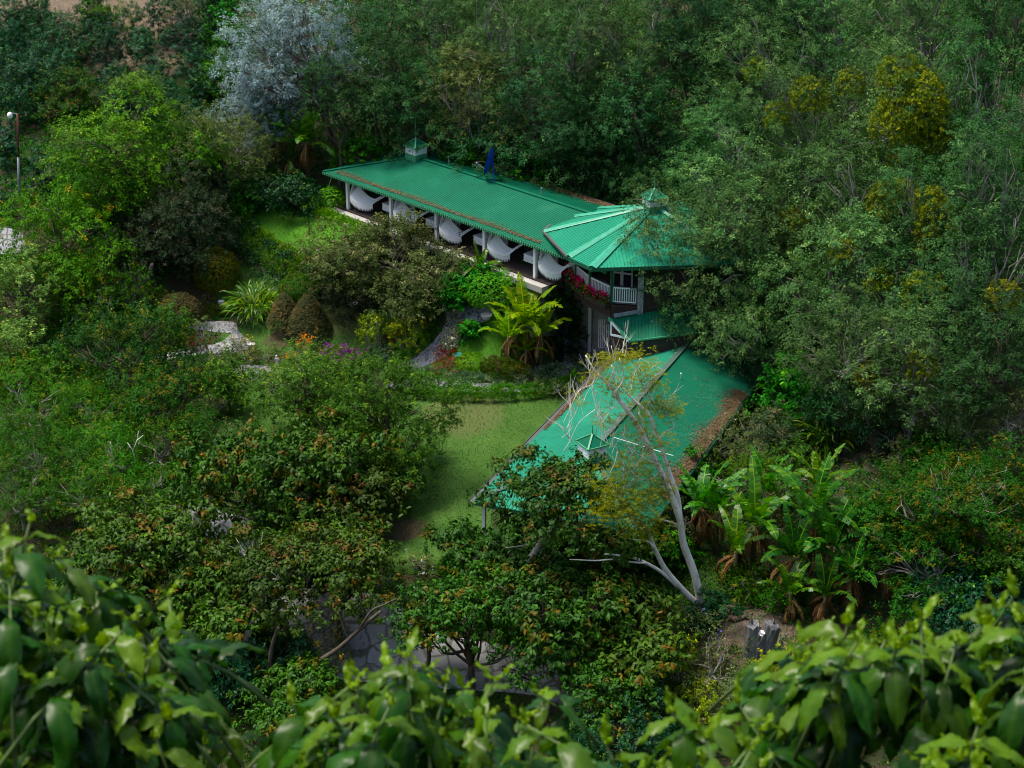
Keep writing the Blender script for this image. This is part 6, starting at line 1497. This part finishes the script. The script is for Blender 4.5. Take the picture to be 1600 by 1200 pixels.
# ------------------------------------------------------------------ ground cover nobody could count
def cover(name, label, sp, region, n, seed, size=1.0, hmax=.35, avoid=True):
    """leafy ground cover scattered over a world rectangle (x0,x1,y0,y1)"""
    rng = np.random.default_rng(seed); x = rng.uniform(region[0], region[1], n); y = rng.uniform(region[2], region[3], n)
    keep = (np.sin(x*1.3+seed)+np.sin(y*1.1+x*.4)+rng.normal(0, .7, n)) > -.9
    keep &= np.abs(x) < y*.31+4
    for poly in LAWN+PATHS+AVOID: keep &= ~inside(poly, x, y)
    x = x[keep]; y = y[keep]; z = hts(x, y); K = 7; i = np.repeat(np.arange(len(x)), K); N = len(i); st = SP[sp]
    hh = hmax*rng.uniform(.2, 1, len(x))*(.6+.4*np.sin(x*.9)*np.cos(y*.8))
    p = np.stack([x, y, z], 1)[i]+np.stack([rng.normal(0,.10,N), rng.normal(0,.10,N), rng.uniform(0,1,N)*hh[i]], 1)
    d = unit(rng.normal(0, .7, (N,3))+np.array([0,0,.55])); s = unit(np.cross(d, np.array([0,0,1.])+rng.normal(0,.5,(N,3)))); tw = rng.uniform(0,1,len(x))
    t = np.stack([(rng.uniform(0,1,N) < .12)*1.0, np.clip(tw[i]*.7+rng.uniform(0,.3,N),0,1), rng.uniform(0,1,N)], 1)
    o = link(name, leaves_mesh(name, st['mat'], p, d, s, st['leaf'][0]*size*rng.uniform(.6,1.3,N), st['leaf'][1]*size*rng.uniform(.6,1.3,N), t)); props(o, label, 'ground cover', None, 'stuff')
def rect(*c): return [(p[0], p[1]) for p in c]
AVOID = [rect(W(0,-.6,0),W(27,-.6,0),W(27,9,0),W(0,9,0)), rect(X2(0,0,0),X2(22,0,0),X2(22,9.5,0),X2(0,9.5,0)), [(2.5,98.5),(8,98.5),(15,99),(15,108),(4,108)],
    [tuple(hit(*p)[:2]) for p in ((0,-2),(300,-4),(330,60),(300,170),(230,190),(130,150),(110,110),(60,60),(0,50))], [tuple(hit(*p)[:2]) for p in ((1085,985),(1130,965),(1180,985),(1185,1012),(1120,1012))]]
cover('undergrowth','leafy undergrowth covering the front garden ground','thicket',(-32,32,60,98),42000,1)
cover('undergrowth','leafy undergrowth on the slopes behind the lodge','lush',(-45,45,98,150),42000,2,1.1)
cover('weeds','dry weeds and fallen twigs on the hillside soil','scrub',(-45,45,60,150),30000,3,1.0,.25)
cover('weeds','dark ground cover under the trees','coffee',(-40,40,58,125),26000,4,1.0,.3)
def grass(name, label, mat, polys, n, seed, h=.10):
    rng = np.random.default_rng(seed); X = []; Y_ = []
    for poly in polys:
        A = np.array([(p[0], p[1]) for p in poly]); lo = A.min(0); hi = A.max(0); k = int(n*np.prod(hi-lo)/100)
        x = rng.uniform(lo[0], hi[0], k); y = rng.uniform(lo[1], hi[1], k); m = inside(poly, x, y)
        for q in PATHS: m &= ~inside(q, x, y)
        X.append(x[m]); Y_.append(y[m])
    x = np.concatenate(X); y = np.concatenate(Y_); N = len(x); p = np.stack([x, y, hts(x, y)+.02], 1)
    d = unit(rng.normal(0,.45,(N,3))+np.array([0,0,1.])); s = unit(np.cross(d, rng.normal(0,1,(N,3)))); g = .5+.3*np.sin(x*.7+y*.3)+.2*np.sin(y*1.9)
    t = np.stack([(rng.uniform(0,1,N) < .15)*1.0, np.clip(g+rng.normal(0,.2,N),0,1), rng.uniform(0,1,N)], 1)
    o = link(name, leaves_mesh(name, mat, p, d, s, h*rng.uniform(.5,1.4,N), np.full(N,.035), t, fold=0)); props(o, label, 'grass', None, 'stuff')
M['grassblade'] = leafmat('grass_blade', (.032,.088,.014), (.070,.150,.028), (.19,.21,.07), trans=.3, rough=.7)
M['grassblade_up'] = leafmat('upper_grass_blade', (.040,.14,.010), (.09,.26,.02), (.20,.34,.05), trans=.3, rough=.7)
grass('grass','short grass blades of the lawns','grassblade' and M['grassblade'],[LAWN[0],LAWN[1],LAWN[2],LAWN[3],LAWN[6]],15000,7,.07)
grass('grass','brighter grass blades on the upper lawn and lawn island',M['grassblade_up'],[LAWN[4],LAWN[5]],16000,8,.09)

# ------------------------------------------------------------------ foreground coffee branches, three or four metres from the lens
def fgmat(name, dark, light, new):
    n = NT(name); n.set(.33, .20)
    at = n.add('ShaderNodeAttribute', attribute_name='tint'); sp = n.add('ShaderNodeSeparateXYZ'); n.l(at.outputs['Vector'], sp.inputs[0])
    c = n.mix(sp.outputs[1], dark, light); c = n.mix(sp.outputs[0], c, new)
    nz = n.noise(18, 4); c = n.mix(n.ramp(nz, [(.35, (0,0,0)), (.8, (.35,.35,.35))]), c, [x*.6 for x in light])
    n.l(c, n.b.inputs['Base Color'])
    tr = n.add('ShaderNodeBsdfTranslucent'); mx = n.add('ShaderNodeMixShader'); mx.inputs[0].default_value = .26
    tc = n.add('ShaderNodeMix', data_type='RGBA', blend_type='MULTIPLY'); tc.inputs[0].default_value = 1
    n.l(c, tc.inputs[6]); tc.inputs[7].default_value = (2.2, 2.0, .3, 1); n.l(tc.outputs[2], tr.inputs[0])
    n.l(n.b.outputs[0], mx.inputs[1]); n.l(tr.outputs[0], mx.inputs[2]); n.l(mx.outputs[0], n.out.inputs[0]); return n.m
M['fg'] = fgmat('coffee_leaf_near', (.003,.020,.005), (.017,.095,.003), (.15,.27,.003))
M['fg_twig'] = simple('green_twig', (.10,.16,.04), .6); M['berry'] = simple('coffee_bud', (.30,.26,.10), .5)
def near_leaf(V, Fc, T, base, d, L, Wd, droop, tint, rng, roll=0.0):
    """one coffee leaf: elliptical, ridged between the side veins, drooping, drip tip"""
    nu, nv = 15, 6; d = unit(np.array(d, float)); side = np.cross(d, [0, 0, 1.0]); side = side/max(np.linalg.norm(side), 1e-6)
    up = np.cross(side, d); c_, s_ = cos(roll), sin(roll); side = side*c_+up*s_
    p = np.array(base, float); b = len(V); ph = rng.uniform(0, 1); wv = rng.uniform(.6, 1.2)
    for i in range(nu+1):
        t = i/nu; w = Wd*.5*(sin(pi*min(1, t**.85*.97+.015))**.8)*(1 if t < .88 else max(.08, 1-(t-.88)*8.5))
        n_ = np.cross(side, d); n_ = n_ if n_[2] > 0 or abs(n_[2]) < .05 else n_
        for j in range(nv+1):
            q = (j/nv-.5)*2; rid = .0030*wv*sin((t*9.0-abs(q)*1.6)*2*pi)*min(1, 2.5*abs(q)); fold = -abs(q)**1.6*w*.38+abs(q)*w*.22+sin(t*13+ph*6+q)*.0035*abs(q)
            V.append(p+side*q*w+n_*(rid+fold)); T.append((min(1, tint[0]+.10*(abs(q) < .15)), tint[1], tint[2]))
        if i < nu:
            d = unit(d+np.array([0, 0, -droop/nu*(1.75-1.35*t)])); side = unit(side-d*np.dot(side, d)); p = p+d*L/nu
    for i in range(nu):
        for j in range(nv): k = b+i*(nv+1)+j; Fc.append((k, k+1, k+nv+2, k+nv+1))
def shoot(V, Fc, T, tw, tip, rng, size=1.0, pairs=4):
    """leafy branch end whose tip is at 'tip' (world); opposite pairs of leaves"""
    tip = np.array(tip, float); ax = unit(np.array([rng.normal(0, .45), rng.normal(0, .45), rng.uniform(.55, 1.0)])); az = rng.uniform(0, 2*pi)
    root_ = tip-ax*.036*pairs*size
    tw.tube([tuple(root_-ax*.10-np.array([0, 0, .03])), tuple(root_), tuple(tip)], [.0045, .0035, .0018], 5)
    for k in range(pairs):
        f = k/max(1, pairs-1); q = tip-ax*(.004+.033*k*size); az += pi/2+rng.uniform(-.35, .35)
        for s_ in (0, pi):
            if k == 0: L = rng.uniform(.028, .055); el = rng.uniform(.8, 1.25); dr = .3; nw = rng.uniform(.75, 1)
            elif k == 1: L = rng.uniform(.075, .105); el = rng.uniform(.3, .7); dr = rng.uniform(1.2, 1.9); nw = rng.uniform(.25, .65)
            else: L = rng.uniform(.105, .148); el = rng.uniform(.15, .9); dr = rng.uniform(1.7, 2.8); nw = max(0, rng.normal(.02, .12))
            a = az+s_+rng.uniform(-.25, .25); L *= size
            near_leaf(V, Fc, T, q, (cos(a)*cos(el), sin(a)*cos(el), sin(el)), L, L*rng.uniform(.28, .35), dr, (nw, rng.uniform(0, .9), rng.uniform(0, 1)), rng, rng.normal(0, .25))
def near_bush(kind, label, outline, n, dist, seed, size=1.0, tops=()):
    rng = np.random.default_rng(seed); root_p = PY(sum(o[0] for o in outline)/len(outline), 1300, dist[1]); gx, gy = root_p.x, max(root_p.y, 1.6); g = ht(gx, gy)
    root = thing(kind, (gx, gy, g), label, 'coffee bush'); o = np.array((gx, gy, g)); V, Fc, T = [], [], []; tw = MB(); tips = []
    A = np.array(outline, float); lo = A.min(0); hi = A.max(0)
    for (px, py, dd, pr) in tops: tips.append((px, py, dd, pr))
    while len(tips) < n:
        px, py = rng.uniform(lo[0], hi[0]), rng.uniform(lo[1], hi[1])
        if inside([tuple(a) for a in outline], np.array([px]), np.array([py]))[0]:
            if min([abs(px-t[0])+abs(py-t[1]) for t in tips] or [999]) < 34: 
                if rng.uniform() < .8: continue
            tips.append((px, py, rng.uniform(*dist), int(rng.integers(4, 7))))
    for px, py, dd, pr in tips:
        d = ray(px, py); d = d/np.linalg.norm(d); shoot(V, Fc, T, tw, np.array([0, 0, HC])+d*dd-o, rng, size, pr)
    me = npmesh('leaves_near', np.array(V), np.array(Fc), M['fg'], np.array(T), smooth=True); link('foliage', me, root)
    tw.build('twigs', M['fg_twig'], root, smooth=True)
    st = MB()
    for k in range(0, len(tips), 3):
        px, py, dd, pr = tips[k]; d = ray(px, py); d = d/np.linalg.norm(d); e = np.array([0, 0, HC])+d*(dd+.05)-o-np.array([0, 0, .30])
        st.tube([(rng.normal(0, .05), rng.normal(0, .05), -.2), tuple(e*np.array([.35, .35, .45])), tuple(e*np.array([.8, .8, .8])), tuple(e)], [.022, .014, .009, .004], 6, False)
    st.build('stem', M['bark'], root, smooth=True)
near_bush('coffee_bush','blurred coffee bush rising highest at the lower left corner',[(-40,870),(60,900),(120,940),(180,955),(265,955),(290,1040),(300,1110),(340,1190),(370,1290),(-40,1290)],100,(2.9,4.0),11,1.0,
    ((48,812,3.0,5),(8,850,3.1,5),(85,870,3.1,5),(30,880,3.3,5),(-10,930,3.0,4),(60,930,3.3,5),(15,900,3.0,5),(95,925,3.2,4),(175,920,3.3,4),(262,928,3.5,4),(215,1000,3.4,4),(285,1035,3.6,4),(205,1130,3.4,4),(330,1120,3.5,4),(130,985,3.0,5)))
near_bush('coffee_bush','blurred coffee bush at the bottom centre',[(440,1120),(500,1085),(570,1060),(640,1045),(700,1065),(760,1080),(820,1110),(850,1180),(860,1290),(420,1290)],66,(2.8,3.6),12,1.0,
    ((636,1022,2.9,6),(600,1045,3.0,5),(668,1045,3.1,5),(560,1055,3.0,4),(700,1062,3.1,4),(775,1062,3.1,4),(455,1100,3.1,4),(520,1120,2.9,4),(840,1085,3.3,4),(610,1100,2.8,5)))
near_bush('coffee_bush','blurred coffee bush at the bottom between centre and right corner',[(960,1180),(1010,1130),(1080,1130),(1150,1110),(1200,1140),(1260,1210),(1260,1290),(940,1290)],26,(2.7,3.4),13,1.05,
    ((1045,1110,2.9,4),(1150,1095,3.1,4),(945,1160,3.2,3),(1100,1150,2.8,4)))
near_bush('coffee_bush','blurred coffee bush filling the lower right corner',[(1250,1000),(1320,985),(1420,985),(1500,990),(1560,960),(1640,940),(1640,1080),(1600,1100),(1500,1010),(1400,1050),(1330,1060),(1290,1130),(1250,1100)],42,(2.9,3.7),14,1.05,
    ((1440,965,3.0,4),(1325,975,3.1,4),(1560,950,3.1,4),(1585,930,3.3,3),(1400,1015,2.9,4),(1265,1060,3.2,4),(1590,1020,3.0,4)))
near_bush('coffee_bush','blurred coffee bush low in the bottom right corner',[(1430,1180),(1500,1150),(1560,1130),(1640,1120),(1640,1290),(1330,1290)],34,(2.7,3.3),15,1.1,
    ((1530,1130,2.8,4),(1440,1190,2.9,4),(1330,1120,3.2,3)))
